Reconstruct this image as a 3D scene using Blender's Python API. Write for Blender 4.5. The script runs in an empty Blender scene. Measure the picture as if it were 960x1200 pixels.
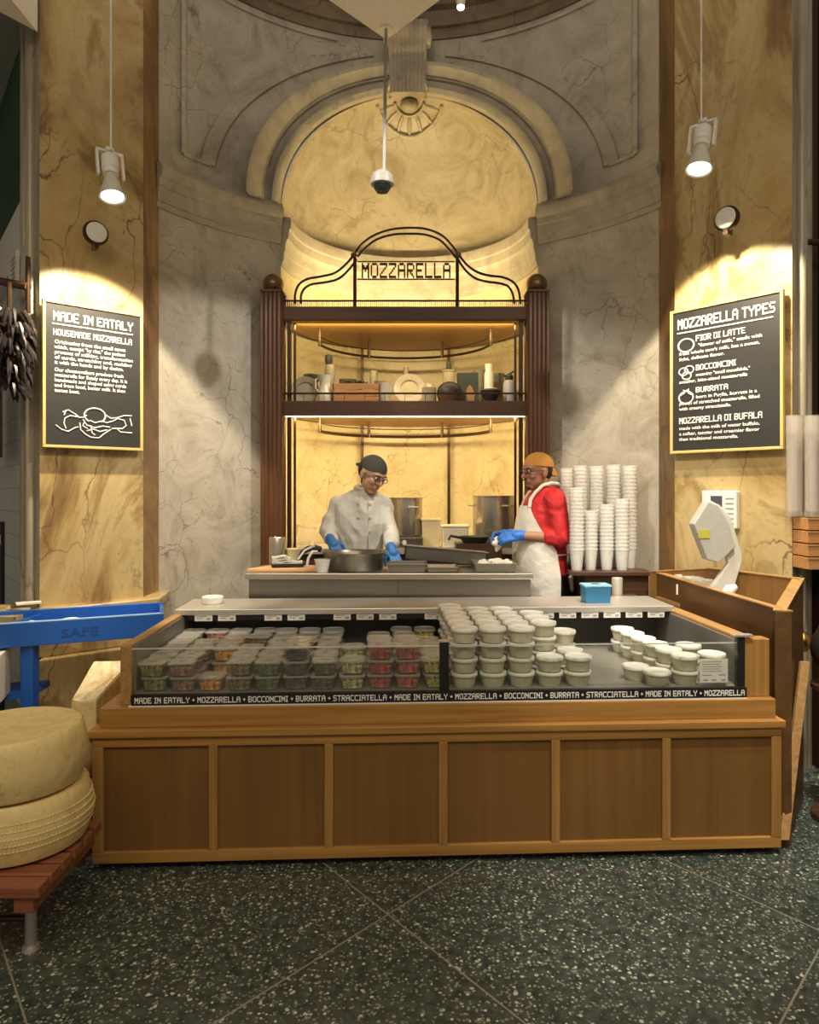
import bpy, bmesh, math, random
from mathutils import Vector, Matrix, noise
random.seed(7)
S = bpy.context.scene
COL = S.collection
F, CX, HY, EYE = 820.0, 480.0, 577.0, 1.5
def at(px, py, d):
    """world point seen at photo pixel px,py at distance d along +Y"""
    return Vector(((px-CX)/F*d, d, EYE-(py-HY)/F*d))

# ------------------------------------------------------------ camera
cam = bpy.data.objects.new('camera', bpy.data.cameras.new('camera'))
COL.objects.link(cam); S.camera = cam
cam.location = (0, 0, EYE); cam.rotation_euler = (math.pi/2, 0, 0)
cam.data.sensor_fit = 'VERTICAL'; cam.data.sensor_height = 24.0
cam.data.lens = F/1200*24.0
cam.data.shift_y = -23/1200
cam.data.clip_start = 0.05
# ------------------------------------------------------------ world, exposure
w = bpy.data.worlds.new('world'); S.world = w; w.use_nodes = True
w.node_tree.nodes['Background'].inputs[0].default_value = (1.0, 0.86, 0.68, 1)
w.node_tree.nodes['Background'].inputs[1].default_value = 0.25
S.view_settings.view_transform = 'Standard'; S.view_settings.look = 'None'
S.view_settings.exposure = 0.12; S.view_settings.gamma = 1.0
S.view_settings.use_curve_mapping = False
S.cycles.transparent_max_bounces = 48; S.cycles.max_bounces = 8
# ------------------------------------------------------------ store lighting (track spots above the frame)
def spot(name, loc, target, power, angle, blend=0.3, color=(1, .86, .66), size=0.05):
    l = bpy.data.lights.new(name, 'SPOT'); l.energy = power; l.spot_size = math.radians(angle)
    l.spot_blend = blend; l.color = color; l.shadow_soft_size = size
    o = bpy.data.objects.new(name, l); COL.objects.link(o); o.location = loc
    o.rotation_euler = (Vector(target)-Vector(loc)).to_track_quat('-Z', 'Y').to_euler(); return o
def area(name, loc, target, power, sx, sy, color=(1, .86, .66)):
    l = bpy.data.lights.new(name, 'AREA'); l.energy = power; l.shape = 'RECTANGLE'; l.size = sx; l.size_y = sy; l.color = color
    o = bpy.data.objects.new(name, l); COL.objects.link(o); o.location = loc
    o.rotation_euler = (Vector(target)-Vector(loc)).to_track_quat('-Z', 'Y').to_euler(); return o
NEUT = (1, .93, .82)
spot('track_spot_case_left', (-1.0, 1.6, 4.6), (-.45, 3.3, .7), 520, 42, .5, NEUT)
spot('track_spot_case_right', (1.1, 1.6, 4.6), (.75, 3.3, .7), 480, 42, .5, NEUT)
spot('track_spot_wall_left', (1.7, 2.2, 4.4), (-1.35, 4.7, 1.3), 330, 36, .25, NEUT)
spot('track_spot_wall_right', (-1.7, 2.2, 4.4), (1.35, 4.7, 1.3), 330, 36, .25, NEUT)
spot('track_spot_workers', (.1, 2.6, 4.6), (.2, 4.5, 1.2), 260, 44, .5, NEUT)
spot('track_spot_cheese', (-2.2, 1.2, 4.3), (-1.5, 2.6, .7), 620, 42, .4, NEUT)
spot('track_spot_scale', (1.3, 2.0, 4.4), (1.9, 3.6, 1.0), 200, 36, .4, NEUT)
area('store_ceiling_light', (0, -1.2, 4.8), (0, 1.8, 0.0), 120, 4.0, 1.5, (1, .82, .58))

# ------------------------------------------------------------ mesh helper
class MB:
    def __init__(s): s.v = []; s.f = []
    def add(s, vs, fs):
        b = len(s.v); s.v += [Vector(p) for p in vs]; s.f += [tuple(i+b for i in f) for f in fs]; return s
    def box(s, x0, x1, y0, y1, z0, z1, M=None):
        vs = [(x, y, z) for z in (z0, z1) for y in (y0, y1) for x in (x0, x1)]
        if M: vs = [M @ Vector(p) for p in vs]
        return s.add(vs, [(0,2,3,1), (4,5,7,6), (0,1,5,4), (2,6,7,3), (0,4,6,2), (1,3,7,5)])
    def rings(s, rings, caps=True, closed=False):
        n = len(rings[0]); b = len(s.v)
        for r in rings: s.v += [Vector(p) for p in r]
        k = len(rings)
        for i in range(k if closed else k-1):
            for j in range(n):
                a = b+i*n+j; c = b+i*n+(j+1) % n; i2 = (i+1) % k
                s.f.append((a, c, b+i2*n+(j+1) % n, b+i2*n+j))
        if caps and not closed:
            s.f.append(tuple(b+j for j in range(n))[::-1]); s.f.append(tuple(b+(k-1)*n+j for j in range(n)))
        return s
    def grid(s, rows):
        n = len(rows[0]); b = len(s.v)
        for r in rows: s.v += [Vector(p) for p in r]
        for i in range(len(rows)-1):
            for j in range(n-1):
                s.f.append((b+i*n+j, b+i*n+j+1, b+(i+1)*n+j+1, b+(i+1)*n+j))
        return s
    def lathe(s, prof, c=(0,0,0), n=24, M=None, caps=True):
        c = Vector(c); R = []
        for r, z in prof:
            ring = [Vector((r*math.cos(2*math.pi*j/n), r*math.sin(2*math.pi*j/n), z)) for j in range(n)]
            R.append([(M @ p if M else p)+c for p in ring])
        return s.rings(R, caps)
    def tube(s, pts, r, n=8, closed=False):
        pts = [Vector(p) for p in pts]; R = []; k = len(pts)
        rr = r if isinstance(r, (list, tuple)) else [r]*k
        prev = None
        for i, p in enumerate(pts):
            a = pts[(i-1) % k] if (i > 0 or closed) else p
            b_ = pts[(i+1) % k] if (i < k-1 or closed) else p
            t = (b_-a).normalized()
            if prev is None:
                u = t.cross(Vector((0, 0, 1)))
                if u.length < .1: u = t.cross(Vector((0, 1, 0)))
                u.normalize()
            else:
                u = prev-t*prev.dot(t); u.normalize()
            prev = u; v = t.cross(u)
            R.append([p+(u*math.cos(2*math.pi*j/n)+v*math.sin(2*math.pi*j/n))*rr[i] for j in range(n)])
        return s.rings(R, True, closed)
    def ell(s, c, r, M=None, nu=12, nv=8):
        c = Vector(c); R = []
        for i in range(nv+1):
            th = math.pi*(i/nv); th = max(.03, min(math.pi-.03, th))
            ring = [Vector((r[0]*math.sin(th)*math.cos(2*math.pi*j/nu), r[1]*math.sin(th)*math.sin(2*math.pi*j/nu), -r[2]*math.cos(th))) for j in range(nu)]
            R.append([(M @ p if M else p)+c for p in ring])
        return s.rings(R, True)
    def cap(s, a, b, ra, rb, n=12):
        a = Vector(a); b = Vector(b); d = b-a; L = d.length
        if L < 1e-5: return s.ell(a, (ra,)*3)
        t = d/L; pts = []; rr = []
        for k in range(4):
            q = math.pi/2*(1-k/3.2); pts.append(a-t*ra*math.sin(q)); rr.append(max(.12*ra, ra*math.cos(q)))
        pts.append(a); rr.append(ra)
        pts.append(b); rr.append(rb)
        for k in range(3, -1, -1):
            q = math.pi/2*(1-k/3.2); pts.append(b+t*rb*math.sin(q)); rr.append(max(.12*rb, rb*math.cos(q)))
        return s.tube(pts, rr, n)
    def prism(s, poly, z0, z1):
        n = len(poly)
        return s.rings([[(x, y, z0) for x, y in poly], [(x, y, z1) for x, y in poly]])
    def xz(s, poly, y0, y1):      # outline in x,z given thickness along y
        return s.rings([[(x, y0, z) for x, z in poly], [(x, y1, z) for x, z in poly]])
    def build(s, name, mat, parent=None, smooth=False, bevel=0, seg=2, remesh=0, label=None, fix=True, sm=0, wrinkle=None):
        me = bpy.data.meshes.new(name); me.from_pydata([tuple(p) for p in s.v], [], s.f)
        if fix:
            bm = bmesh.new(); bm.from_mesh(me); bmesh.ops.recalc_face_normals(bm, faces=bm.faces); bm.to_mesh(me); bm.free()
        o = bpy.data.objects.new(name, me); COL.objects.link(o)
        if remesh:
            m = o.modifiers.new('r', 'REMESH'); m.mode = 'VOXEL'; m.voxel_size = remesh
            if sm: m2 = o.modifiers.new('s', 'SMOOTH'); m2.iterations = sm; m2.factor = .5
            dg = bpy.context.evaluated_depsgraph_get()
            me2 = bpy.data.meshes.new_from_object(o.evaluated_get(dg)); o.modifiers.clear()
            o.data = me2; bpy.data.meshes.remove(me); me = me2; me.name = name; smooth = True
            if wrinkle:
                amp, sx, sz = wrinkle; nn = [v.normal.copy() for v in me.vertices]
                for v, n_ in zip(me.vertices, nn):
                    c = v.co; q = Vector((c.x*sx+c.z*sz*.55, c.y*sx, c.z*sz-c.x*sx*.35))
                    f = 1-abs(noise.noise(q))*2.2; g = noise.noise(q*2.3+Vector((7, 3, 1)))
                    v.co = c+n_*amp*(f*.8+g*.5-.45)
        me.materials.clear(); me.materials.append(mat)
        if smooth:
            for p in me.polygons: p.use_smooth = True
            if not remesh: me.set_sharp_from_angle(angle=math.radians(38))
        if bevel:
            m = o.modifiers.new('bevel', 'BEVEL'); m.width = bevel; m.segments = seg; m.limit_method = 'ANGLE'; m.angle_limit = math.radians(40)
            m.harden_normals = False
        if parent: o.parent = parent
        if label: o['label'] = label
        return o
def rot(z=0, x=0, y=0): return Matrix.Rotation(z, 4, 'Z') @ Matrix.Rotation(x, 4, 'X') @ Matrix.Rotation(y, 4, 'Y')
def tag(o, label, cat, group=None, kind=None):
    o['label'] = label; o['category'] = cat
    if group: o['group'] = group
    if kind: o['kind'] = kind
    return o
def thing(name, label, cat, loc=(0,0,0), rz=0, group=None):
    o = bpy.data.objects.new(name, None); COL.objects.link(o); o.location = loc; o.rotation_euler = (0, 0, rz)
    o.empty_display_size = .05
    return tag(o, label, cat, group)
def struct(o, label=None):
    o['kind'] = 'structure'
    if label: o['label'] = label
    return o
def copy_tree(o, parent=None):
    c = o.copy(); COL.objects.link(c); c.parent = parent
    for ch in list(o.children): copy_tree(ch, c)
    return c
def clone(o, loc, rz=None, label=None, group=None):
    c = copy_tree(o); c.location = loc
    if rz is not None: c.rotation_euler = (0, 0, rz)
    if label: c['label'] = label
    if group: c['group'] = group
    return c

# ------------------------------------------------------------ materials
def mat(name, col, rough=.5, metal=0, emit=0, bump=0, bscale=40, spec=None, coat=0, bdist=.01):
    m = bpy.data.materials.new(name); m.use_nodes = True; nt = m.node_tree; b = nt.nodes['Principled BSDF']
    b.inputs['Base Color'].default_value = (*col, 1); b.inputs['Roughness'].default_value = rough; b.inputs['Metallic'].default_value = metal
    if spec is not None: b.inputs['Specular IOR Level'].default_value = spec
    if coat: b.inputs['Coat Weight'].default_value = coat
    if emit: b.inputs['Emission Color'].default_value = (*col, 1); b.inputs['Emission Strength'].default_value = emit
    # gentle procedural variation of tone
    tc = nt.nodes.new('ShaderNodeTexCoord'); n = nt.nodes.new('ShaderNodeTexNoise'); n.inputs['Scale'].default_value = bscale; n.inputs['Detail'].default_value = 4
    nt.links.new(tc.outputs['Object'], n.inputs['Vector'])
    mx = nt.nodes.new('ShaderNodeMix'); mx.data_type = 'RGBA'; mx.inputs[6].default_value = (*[c*.86 for c in col], 1); mx.inputs[7].default_value = (*[min(1, c*1.1) for c in col], 1)
    nt.links.new(n.outputs['Fac'], mx.inputs[0]); nt.links.new(mx.outputs[2], b.inputs['Base Color'])
    if bump:
        bp = nt.nodes.new('ShaderNodeBump'); bp.inputs['Strength'].default_value = bump; bp.inputs['Distance'].default_value = bdist
        nt.links.new(n.outputs['Fac'], bp.inputs['Height']); nt.links.new(bp.outputs[0], b.inputs['Normal'])
    return m
def ramp(nt, stops):
    r = nt.nodes.new('ShaderNodeValToRGB'); e = r.color_ramp.elements
    e[0].position = stops[0][0]; e[0].color = (*stops[0][1], 1); e[1].position = stops[-1][0]; e[1].color = (*stops[-1][1], 1)
    for p, c in stops[1:-1]: q = e.new(p); q.color = (*c, 1)
    return r
def marble(name, stops, vein, scale=1.3, vscale=2.2, vw=.02, rough=.35, dist=2.0, vamt=.8, stretch=(1,1,1), fine=None, fineamt=.5):
    m = bpy.data.materials.new(name); m.use_nodes = True; nt = m.node_tree; L = nt.links; b = nt.nodes['Principled BSDF']
    tc = nt.nodes.new('ShaderNodeTexCoord'); mp = nt.nodes.new('ShaderNodeMapping'); mp.inputs['Scale'].default_value = stretch
    mp.inputs['Rotation'].default_value = (.3, .2, .4)
    L.new(tc.outputs['Object'], mp.inputs[0])
    n = nt.nodes.new('ShaderNodeTexNoise'); n.inputs['Scale'].default_value = scale; n.inputs['Detail'].default_value = 8; n.inputs['Roughness'].default_value = .62; n.inputs['Distortion'].default_value = dist
    L.new(mp.outputs[0], n.inputs['Vector'])
    r = ramp(nt, stops); L.new(n.outputs['Fac'], r.inputs[0])
    # cracks: distorted voronoi edges
    n2 = nt.nodes.new('ShaderNodeTexNoise'); n2.inputs['Scale'].default_value = 2.4; n2.inputs['Detail'].default_value = 5
    L.new(mp.outputs[0], n2.inputs['Vector'])
    vm = nt.nodes.new('ShaderNodeVectorMath'); vm.operation = 'MULTIPLY_ADD'; vm.inputs[1].default_value = (.55, .55, .55)
    L.new(n2.outputs['Color'], vm.inputs[0]); L.new(mp.outputs[0], vm.inputs[2])
    v = nt.nodes.new('ShaderNodeTexVoronoi'); v.feature = 'DISTANCE_TO_EDGE'; v.inputs['Scale'].default_value = vscale
    L.new(vm.outputs[0], v.inputs['Vector'])
    mr = nt.nodes.new('ShaderNodeMapRange'); mr.inputs[1].default_value = 0; mr.inputs[2].default_value = vw; mr.inputs[3].default_value = 1; mr.inputs[4].default_value = 0
    L.new(v.outputs['Distance'], mr.inputs[0])
    n3 = nt.nodes.new('ShaderNodeTexNoise'); n3.inputs['Scale'].default_value = 1.7; L.new(mp.outputs[0], n3.inputs['Vector'])
    mr2 = nt.nodes.new('ShaderNodeMapRange'); mr2.inputs[1].default_value = .42; mr2.inputs[2].default_value = .62; mr2.inputs[4].default_value = vamt
    L.new(n3.outputs['Fac'], mr2.inputs[0])
    mu = nt.nodes.new('ShaderNodeMath'); mu.operation = 'MULTIPLY'; L.new(mr.outputs[0], mu.inputs[0]); L.new(mr2.outputs[0], mu.inputs[1])
    mx = nt.nodes.new('ShaderNodeMix'); mx.data_type = 'RGBA'; mx.inputs[7].default_value = (*vein, 1)
    L.new(mu.outputs[0], mx.inputs[0]); L.new(r.outputs[0], mx.inputs[6])
    out = mx.outputs[2]
    # fine speckle streaks
    n4 = nt.nodes.new('ShaderNodeTexNoise'); n4.inputs['Scale'].default_value = 14; n4.inputs['Detail'].default_value = 6; n4.inputs['Distortion'].default_value = 3
    L.new(mp.outputs[0], n4.inputs['Vector'])
    r4 = ramp(nt, [(.60, (0,0,0)), (.72, (1,1,1))]); L.new(n4.outputs['Fac'], r4.inputs[0])
    m4 = nt.nodes.new('ShaderNodeMath'); m4.operation = 'MULTIPLY'; m4.inputs[1].default_value = fineamt; L.new(r4.outputs[0], m4.inputs[0])
    mx2 = nt.nodes.new('ShaderNodeMix'); mx2.data_type = 'RGBA'; mx2.inputs[7].default_value = (*(fine or vein), 1)
    L.new(m4.outputs[0], mx2.inputs[0]); L.new(out, mx2.inputs[6]); L.new(mx2.outputs[2], b.inputs['Base Color'])
    b.inputs['Roughness'].default_value = rough
    bp = nt.nodes.new('ShaderNodeBump'); bp.inputs['Strength'].default_value = .08; L.new(n4.outputs['Fac'], bp.inputs['Height']); L.new(bp.outputs[0], b.inputs['Normal'])
    return m
def wood(name, c1, c2, scale=9, axis='X', rough=.42, ratio=14):
    m = bpy.data.materials.new(name); m.use_nodes = True; nt = m.node_tree; L = nt.links; b = nt.nodes['Principled BSDF']
    tc = nt.nodes.new('ShaderNodeTexCoord'); mp = nt.nodes.new('ShaderNodeMapping')
    sc = [scale*ratio/3]*3; sc['XYZ'.index(axis)] = scale/ratio*2
    mp.inputs['Scale'].default_value = sc; L.new(tc.outputs['Object'], mp.inputs[0])
    n = nt.nodes.new('ShaderNodeTexNoise'); n.inputs['Scale'].default_value = 1; n.inputs['Detail'].default_value = 7; n.inputs['Distortion'].default_value = .6
    L.new(mp.outputs[0], n.inputs['Vector'])
    r = ramp(nt, [(.3, c1), (.7, c2)]); L.new(n.outputs['Fac'], r.inputs[0])
    n2 = nt.nodes.new('ShaderNodeTexNoise'); n2.inputs['Scale'].default_value = 1.6; L.new(tc.outputs['Object'], n2.inputs['Vector'])
    mx = nt.nodes.new('ShaderNodeMix'); mx.data_type = 'RGBA'; mx.blend_type = 'MULTIPLY'; mx.inputs[0].default_value = .5
    r2 = ramp(nt, [(.3, (.7,.7,.7)), (.7, (1,1,1))]); L.new(n2.outputs['Fac'], r2.inputs[0])
    L.new(r.outputs[0], mx.inputs[6]); L.new(r2.outputs[0], mx.inputs[7]); L.new(mx.outputs[2], b.inputs['Base Color'])
    b.inputs['Roughness'].default_value = rough
    bp = nt.nodes.new('ShaderNodeBump'); bp.inputs['Strength'].default_value = .12; bp.inputs['Distance'].default_value = .003; L.new(n.outputs['Fac'], bp.inputs['Height']); L.new(bp.outputs[0], b.inputs['Normal'])
    return m
def clear(name, tint=(1,1,1), transp=.8, rough=.08, haze=(.9,.9,.85), hazeamt=.1):
    """thin clear plastic or glass: mostly see-through with fresnel gloss and slight haze"""
    m = bpy.data.materials.new(name); m.use_nodes = True; nt = m.node_tree; L = nt.links; nt.nodes.remove(nt.nodes['Principled BSDF'])
    out = nt.nodes['Material Output']
    t = nt.nodes.new('ShaderNodeBsdfTransparent'); t.inputs[0].default_value = (*tint, 1)
    g = nt.nodes.new('ShaderNodeBsdfGlossy'); g.inputs['Roughness'].default_value = rough
    d = nt.nodes.new('ShaderNodeBsdfDiffuse'); d.inputs[0].default_value = (*haze, 1)
    n = nt.nodes.new('ShaderNodeTexNoise'); n.inputs['Scale'].default_value = 25
    tc = nt.nodes.new('ShaderNodeTexCoord'); L.new(tc.outputs['Object'], n.inputs['Vector'])
    mr = nt.nodes.new('ShaderNodeMapRange'); mr.inputs[3].default_value = hazeamt*.7; mr.inputs[4].default_value = hazeamt*1.3; L.new(n.outputs['Fac'], mr.inputs[0])
    m1 = nt.nodes.new('ShaderNodeMixShader'); L.new(mr.outputs[0], m1.inputs[0]); L.new(t.outputs[0], m1.inputs[1]); L.new(d.outputs[0], m1.inputs[2])
    fr = nt.nodes.new('ShaderNodeLayerWeight'); fr.inputs[0].default_value = .5
    pw_ = nt.nodes.new('ShaderNodeMath'); pw_.operation = 'POWER'; pw_.inputs[1].default_value = 4; L.new(fr.outputs['Facing'], pw_.inputs[0])
    ma = nt.nodes.new('ShaderNodeMath'); ma.operation = 'MULTIPLY_ADD'; ma.inputs[1].default_value = .55; ma.inputs[2].default_value = .035; L.new(pw_.outputs[0], ma.inputs[0])
    m2 = nt.nodes.new('ShaderNodeMixShader'); L.new(ma.outputs[0], m2.inputs[0]); L.new(m1.outputs[0], m2.inputs[1]); L.new(g.outputs[0], m2.inputs[2])
    L.new(m2.outputs[0], out.inputs[0]); return m
def floor_mat():
    m = bpy.data.materials.new('terrazzo'); m.use_nodes = True; nt = m.node_tree; L = nt.links; b = nt.nodes['Principled BSDF']
    tc = nt.nodes.new('ShaderNodeTexCoord')
    base = ramp(nt, [(.35, (.028,.038,.033)), (.65, (.075,.092,.078))]); n = nt.nodes.new('ShaderNodeTexNoise'); n.inputs['Scale'].default_value = 30; n.inputs['Detail'].default_value = 5
    L.new(tc.outputs['Object'], n.inputs['Vector']); L.new(n.outputs['Fac'], base.inputs[0])
    cur = base.outputs[0]
    for sc, thr, colr in ((46, .26, (.27,.29,.22)), (30, .20, (.52,.54,.42)), (70, .32, (.22,.24,.185)), (38, .17, (.60,.60,.48))):
        v = nt.nodes.new('ShaderNodeTexVoronoi'); v.inputs['Scale'].default_value = sc; L.new(tc.outputs['Object'], v.inputs['Vector'])
        dn = nt.nodes.new('ShaderNodeTexNoise'); dn.inputs['Scale'].default_value = sc*2.2; L.new(tc.outputs['Object'], dn.inputs['Vector'])
        ad = nt.nodes.new('ShaderNodeMath'); ad.operation = 'MULTIPLY_ADD'; ad.inputs[1].default_value = .5; L.new(dn.outputs['Fac'], ad.inputs[0]); L.new(v.outputs['Distance'], ad.inputs[2])
        mr = nt.nodes.new('ShaderNodeMapRange'); mr.inputs[1].default_value = thr+.2; mr.inputs[2].default_value = thr+.26; mr.inputs[3].default_value = 1; mr.inputs[4].default_value = 0
        L.new(ad.outputs[0], mr.inputs[0])
        # only some cells carry a pale chip
        sx = nt.nodes.new('ShaderNodeSeparateColor'); L.new(v.outputs['Color'], sx.inputs[0])
        gt = nt.nodes.new('ShaderNodeMath'); gt.operation = 'GREATER_THAN'; gt.inputs[1].default_value = .35; L.new(sx.outputs[0], gt.inputs[0])
        mu = nt.nodes.new('ShaderNodeMath'); mu.operation = 'MULTIPLY'; L.new(mr.outputs[0], mu.inputs[0]); L.new(gt.outputs[0], mu.inputs[1])
        mx = nt.nodes.new('ShaderNodeMix'); mx.data_type = 'RGBA'; mx.inputs[7].default_value = (*colr, 1); L.new(mu.outputs[0], mx.inputs[0]); L.new(cur, mx.inputs[6]); cur = mx.outputs[2]
    # divider strips in two diagonal directions
    for (nx, ny, off, sp) in ((.7313, -.6820, -1.752, 1.17), (.785, .62, 1.482, 1.106)):
        dt = nt.nodes.new('ShaderNodeVectorMath'); dt.operation = 'DOT_PRODUCT'; dt.inputs[1].default_value = (nx, ny, 0); L.new(tc.outputs['Object'], dt.inputs[0])
        a = nt.nodes.new('ShaderNodeMath'); a.operation = 'SUBTRACT'; a.inputs[1].default_value = off; L.new(dt.outputs['Value'], a.inputs[0])
        pp = nt.nodes.new('ShaderNodeMath'); pp.operation = 'PINGPONG'; pp.inputs[1].default_value = sp/2; L.new(a.outputs[0], pp.inputs[0])
        lt = nt.nodes.new('ShaderNodeMath'); lt.operation = 'LESS_THAN'; lt.inputs[1].default_value = .003; L.new(pp.outputs[0], lt.inputs[0])
        mx = nt.nodes.new('ShaderNodeMix'); mx.data_type = 'RGBA'; mx.inputs[7].default_value = (.27,.25,.19, 1); L.new(lt.outputs[0], mx.inputs[0]); L.new(cur, mx.inputs[6]); cur = mx.outputs[2]
    L.new(cur, b.inputs['Base Color']); b.inputs['Roughness'].default_value = .28
    return m
def tiles_mat(name, c1, c2, mortar, sx, sy, rough=.3):
    m = bpy.data.materials.new(name); m.use_nodes = True; nt = m.node_tree; L = nt.links; b = nt.nodes['Principled BSDF']
    tc = nt.nodes.new('ShaderNodeTexCoord'); mp = nt.nodes.new('ShaderNodeMapping'); mp.inputs['Rotation'].default_value = (math.pi/2, 0, 0)
    L.new(tc.outputs['Object'], mp.inputs[0]); br = nt.nodes.new('ShaderNodeTexBrick')
    br.inputs['Color1'].default_value = (*c1, 1); br.inputs['Color2'].default_value = (*c2, 1); br.inputs['Mortar'].default_value = (*mortar, 1)
    br.inputs['Brick Width'].default_value = sx; br.inputs['Row Height'].default_value = sy; br.inputs['Scale'].default_value = 1; br.inputs['Mortar Size'].default_value = .006
    L.new(mp.outputs[0], br.inputs['Vector']); L.new(br.outputs[0], b.inputs['Base Color']); b.inputs['Roughness'].default_value = rough; return m
def foodmat(name, col):
    m = bpy.data.materials.new(name); m.use_nodes = True; nt = m.node_tree; L = nt.links; b = nt.nodes['Principled BSDF']
    tc = nt.nodes.new('ShaderNodeTexCoord'); v = nt.nodes.new('ShaderNodeTexNoise'); v.inputs['Scale'].default_value = 70; v.inputs['Detail'].default_value = 3
    L.new(tc.outputs['Object'], v.inputs['Vector'])
    r = ramp(nt, [(.36, tuple(c*.18 for c in col)), (.5, tuple(c*.75 for c in col)), (.62, tuple(min(.9, c*1.3+.04) for c in col))]); L.new(v.outputs['Fac'], r.inputs[0]); L.new(r.outputs[0], b.inputs['Base Color'])
    b.inputs['Roughness'].default_value = .22; return m
def steel_mat(name, col=(.55,.53,.5), rough=.28, axis='X'):
    m = bpy.data.materials.new(name); m.use_nodes = True; nt = m.node_tree; L = nt.links; b = nt.nodes['Principled BSDF']
    tc = nt.nodes.new('ShaderNodeTexCoord'); mp = nt.nodes.new('ShaderNodeMapping'); sc = [120]*3; sc['XYZ'.index(axis)] = 3; mp.inputs['Scale'].default_value = sc
    L.new(tc.outputs['Object'], mp.inputs[0]); n = nt.nodes.new('ShaderNodeTexNoise'); n.inputs['Scale'].default_value = 1; L.new(mp.outputs[0], n.inputs['Vector'])
    mr = nt.nodes.new('ShaderNodeMapRange'); mr.inputs[3].default_value = rough*.7; mr.inputs[4].default_value = rough*1.4; L.new(n.outputs['Fac'], mr.inputs[0]); L.new(mr.outputs[0], b.inputs['Roughness'])
    b.inputs['Base Color'].default_value = (*col, 1); b.inputs['Metallic'].default_value = .8; return m

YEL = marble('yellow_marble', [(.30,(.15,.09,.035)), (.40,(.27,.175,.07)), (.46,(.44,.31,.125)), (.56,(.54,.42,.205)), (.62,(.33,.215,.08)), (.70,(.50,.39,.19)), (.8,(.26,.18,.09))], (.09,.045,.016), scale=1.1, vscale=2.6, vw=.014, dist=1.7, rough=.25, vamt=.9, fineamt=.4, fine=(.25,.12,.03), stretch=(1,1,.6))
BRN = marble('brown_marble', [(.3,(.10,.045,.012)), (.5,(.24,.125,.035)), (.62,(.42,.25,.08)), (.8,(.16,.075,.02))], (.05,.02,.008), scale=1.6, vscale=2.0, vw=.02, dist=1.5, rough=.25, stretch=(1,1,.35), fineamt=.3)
GRY = marble('grey_veined_marble', [(.3,(.33,.29,.23)), (.5,(.46,.42,.345)), (.7,(.55,.51,.43))], (.09,.075,.055), scale=2.6, vscale=3.0, vw=.013, dist=2.0, rough=.35, vamt=.75, fineamt=.45, fine=(.20,.165,.12))
SIDE = marble('streaked_grey_marble', [(.3,(.20,.17,.12)), (.5,(.32,.28,.20)), (.7,(.42,.38,.29))], (.12,.09,.06), scale=2, vscale=2, rough=.3, stretch=(3,3,.3), fineamt=.4)
TAN = marble('carved_stone', [(.3,(.30,.265,.205)), (.5,(.41,.365,.29)), (.7,(.49,.445,.36))], (.16,.12,.07), scale=2.4, vscale=3.5, vw=.012, rough=.45, vamt=.6, fineamt=.4, fine=(.26,.2,.12))
DOME = marble('dome_marble', [(.3,(.32,.265,.17)), (.5,(.45,.385,.265)), (.7,(.54,.475,.34))], (.2,.13,.06), scale=2.2, vscale=3.2, vw=.02, dist=2.5, rough=.42, vamt=.7, fineamt=.5, fine=(.30,.21,.1))
NWALL = marble('niche_panel_marble', [(.3,(.48,.38,.2)), (.5,(.62,.52,.31)), (.7,(.70,.61,.40))], (.2,.12,.04), scale=2.6, vscale=2.8, vw=.012, dist=1.6, rough=.35, vamt=.7, fineamt=.5, fine=(.34,.23,.09))
DKST = marble('dark_cornice_stone', [(.3,(.10,.065,.035)), (.5,(.17,.12,.07)), (.7,(.24,.18,.11))], (.05,.03,.02), scale=2, vscale=3, rough=.45)
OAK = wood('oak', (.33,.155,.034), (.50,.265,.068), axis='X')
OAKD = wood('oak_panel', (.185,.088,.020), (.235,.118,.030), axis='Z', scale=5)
OAKV = wood('oak_upright', (.31,.150,.036), (.46,.25,.072), axis='Z')
OAKY = wood('oak_side', (.32,.165,.05), (.50,.30,.12), axis='Y')
WAL = wood('walnut', (.075,.028,.010), (.14,.058,.022), axis='Z', scale=10)
WALX = wood('walnut_rail', (.07,.027,.010), (.125,.052,.02), axis='X', scale=10)
DKW = wood('dark_counter_wood', (.05,.022,.010), (.10,.045,.02), axis='X')
BRW = wood('brown_board', (.10,.048,.014), (.155,.078,.024), axis='Y', scale=5)
PALW = wood('red_pallet_wood', (.20,.062,.028), (.34,.13,.06), axis='X')
CRATE = wood('crate_wood', (.50,.22,.07), (.68,.36,.14), axis='X')
STEEL = steel_mat('brushed_steel', (.66,.63,.58), .42); STEELV = steel_mat('polished_steel', (.5,.46,.38), .2, 'Z'); STEELD = steel_mat('dull_steel', (.20,.185,.155), .32); STEELT = steel_mat('table_steel', (.46,.43,.37), .3)
BLK = mat('black_paint', (.012,.012,.012), .4); BLKM = mat('chalkboard_black', (.022,.021,.019), .55); WHT = mat('white_paint', (.8,.78,.74), .4)
CHALK = mat('chalk_white', (.9,.88,.82), .7); DMET = mat('dark_bronze_metal', (.055,.03,.015), .35, .6); GOLD = mat('brass', (.55,.36,.12), .28, 1)
GFRAME = mat('gilt_wood', (.72,.50,.18), .4)
BRONZE = mat('bronze_ball', (.22,.14,.06), .3, .8)
SOFF = mat('ceiling_paint', (.90,.85,.78), .8); GRNP = mat('green_wall_paint', (.035,.09,.05), .8); CEIL2 = mat('grey_ceiling_paint', (.42,.43,.38), .85)
TILEW = tiles_mat('white_wall_tiles', (.62,.63,.66), (.56,.57,.6), (.36,.37,.4), .34, .17)
BLUE = mat('blue_painted_board', (.012,.10,.42), .45); BLUED = mat('blue_glove', (.03,.17,.45), .45); BLUEB = mat('blue_plastic', (.03,.16,.30), .35); BLUEL = mat('light_blue_card', (.22,.45,.62), .5)
LED = mat('warm_light_strip', (1,.80,.45), .5, emit=9)
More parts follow.
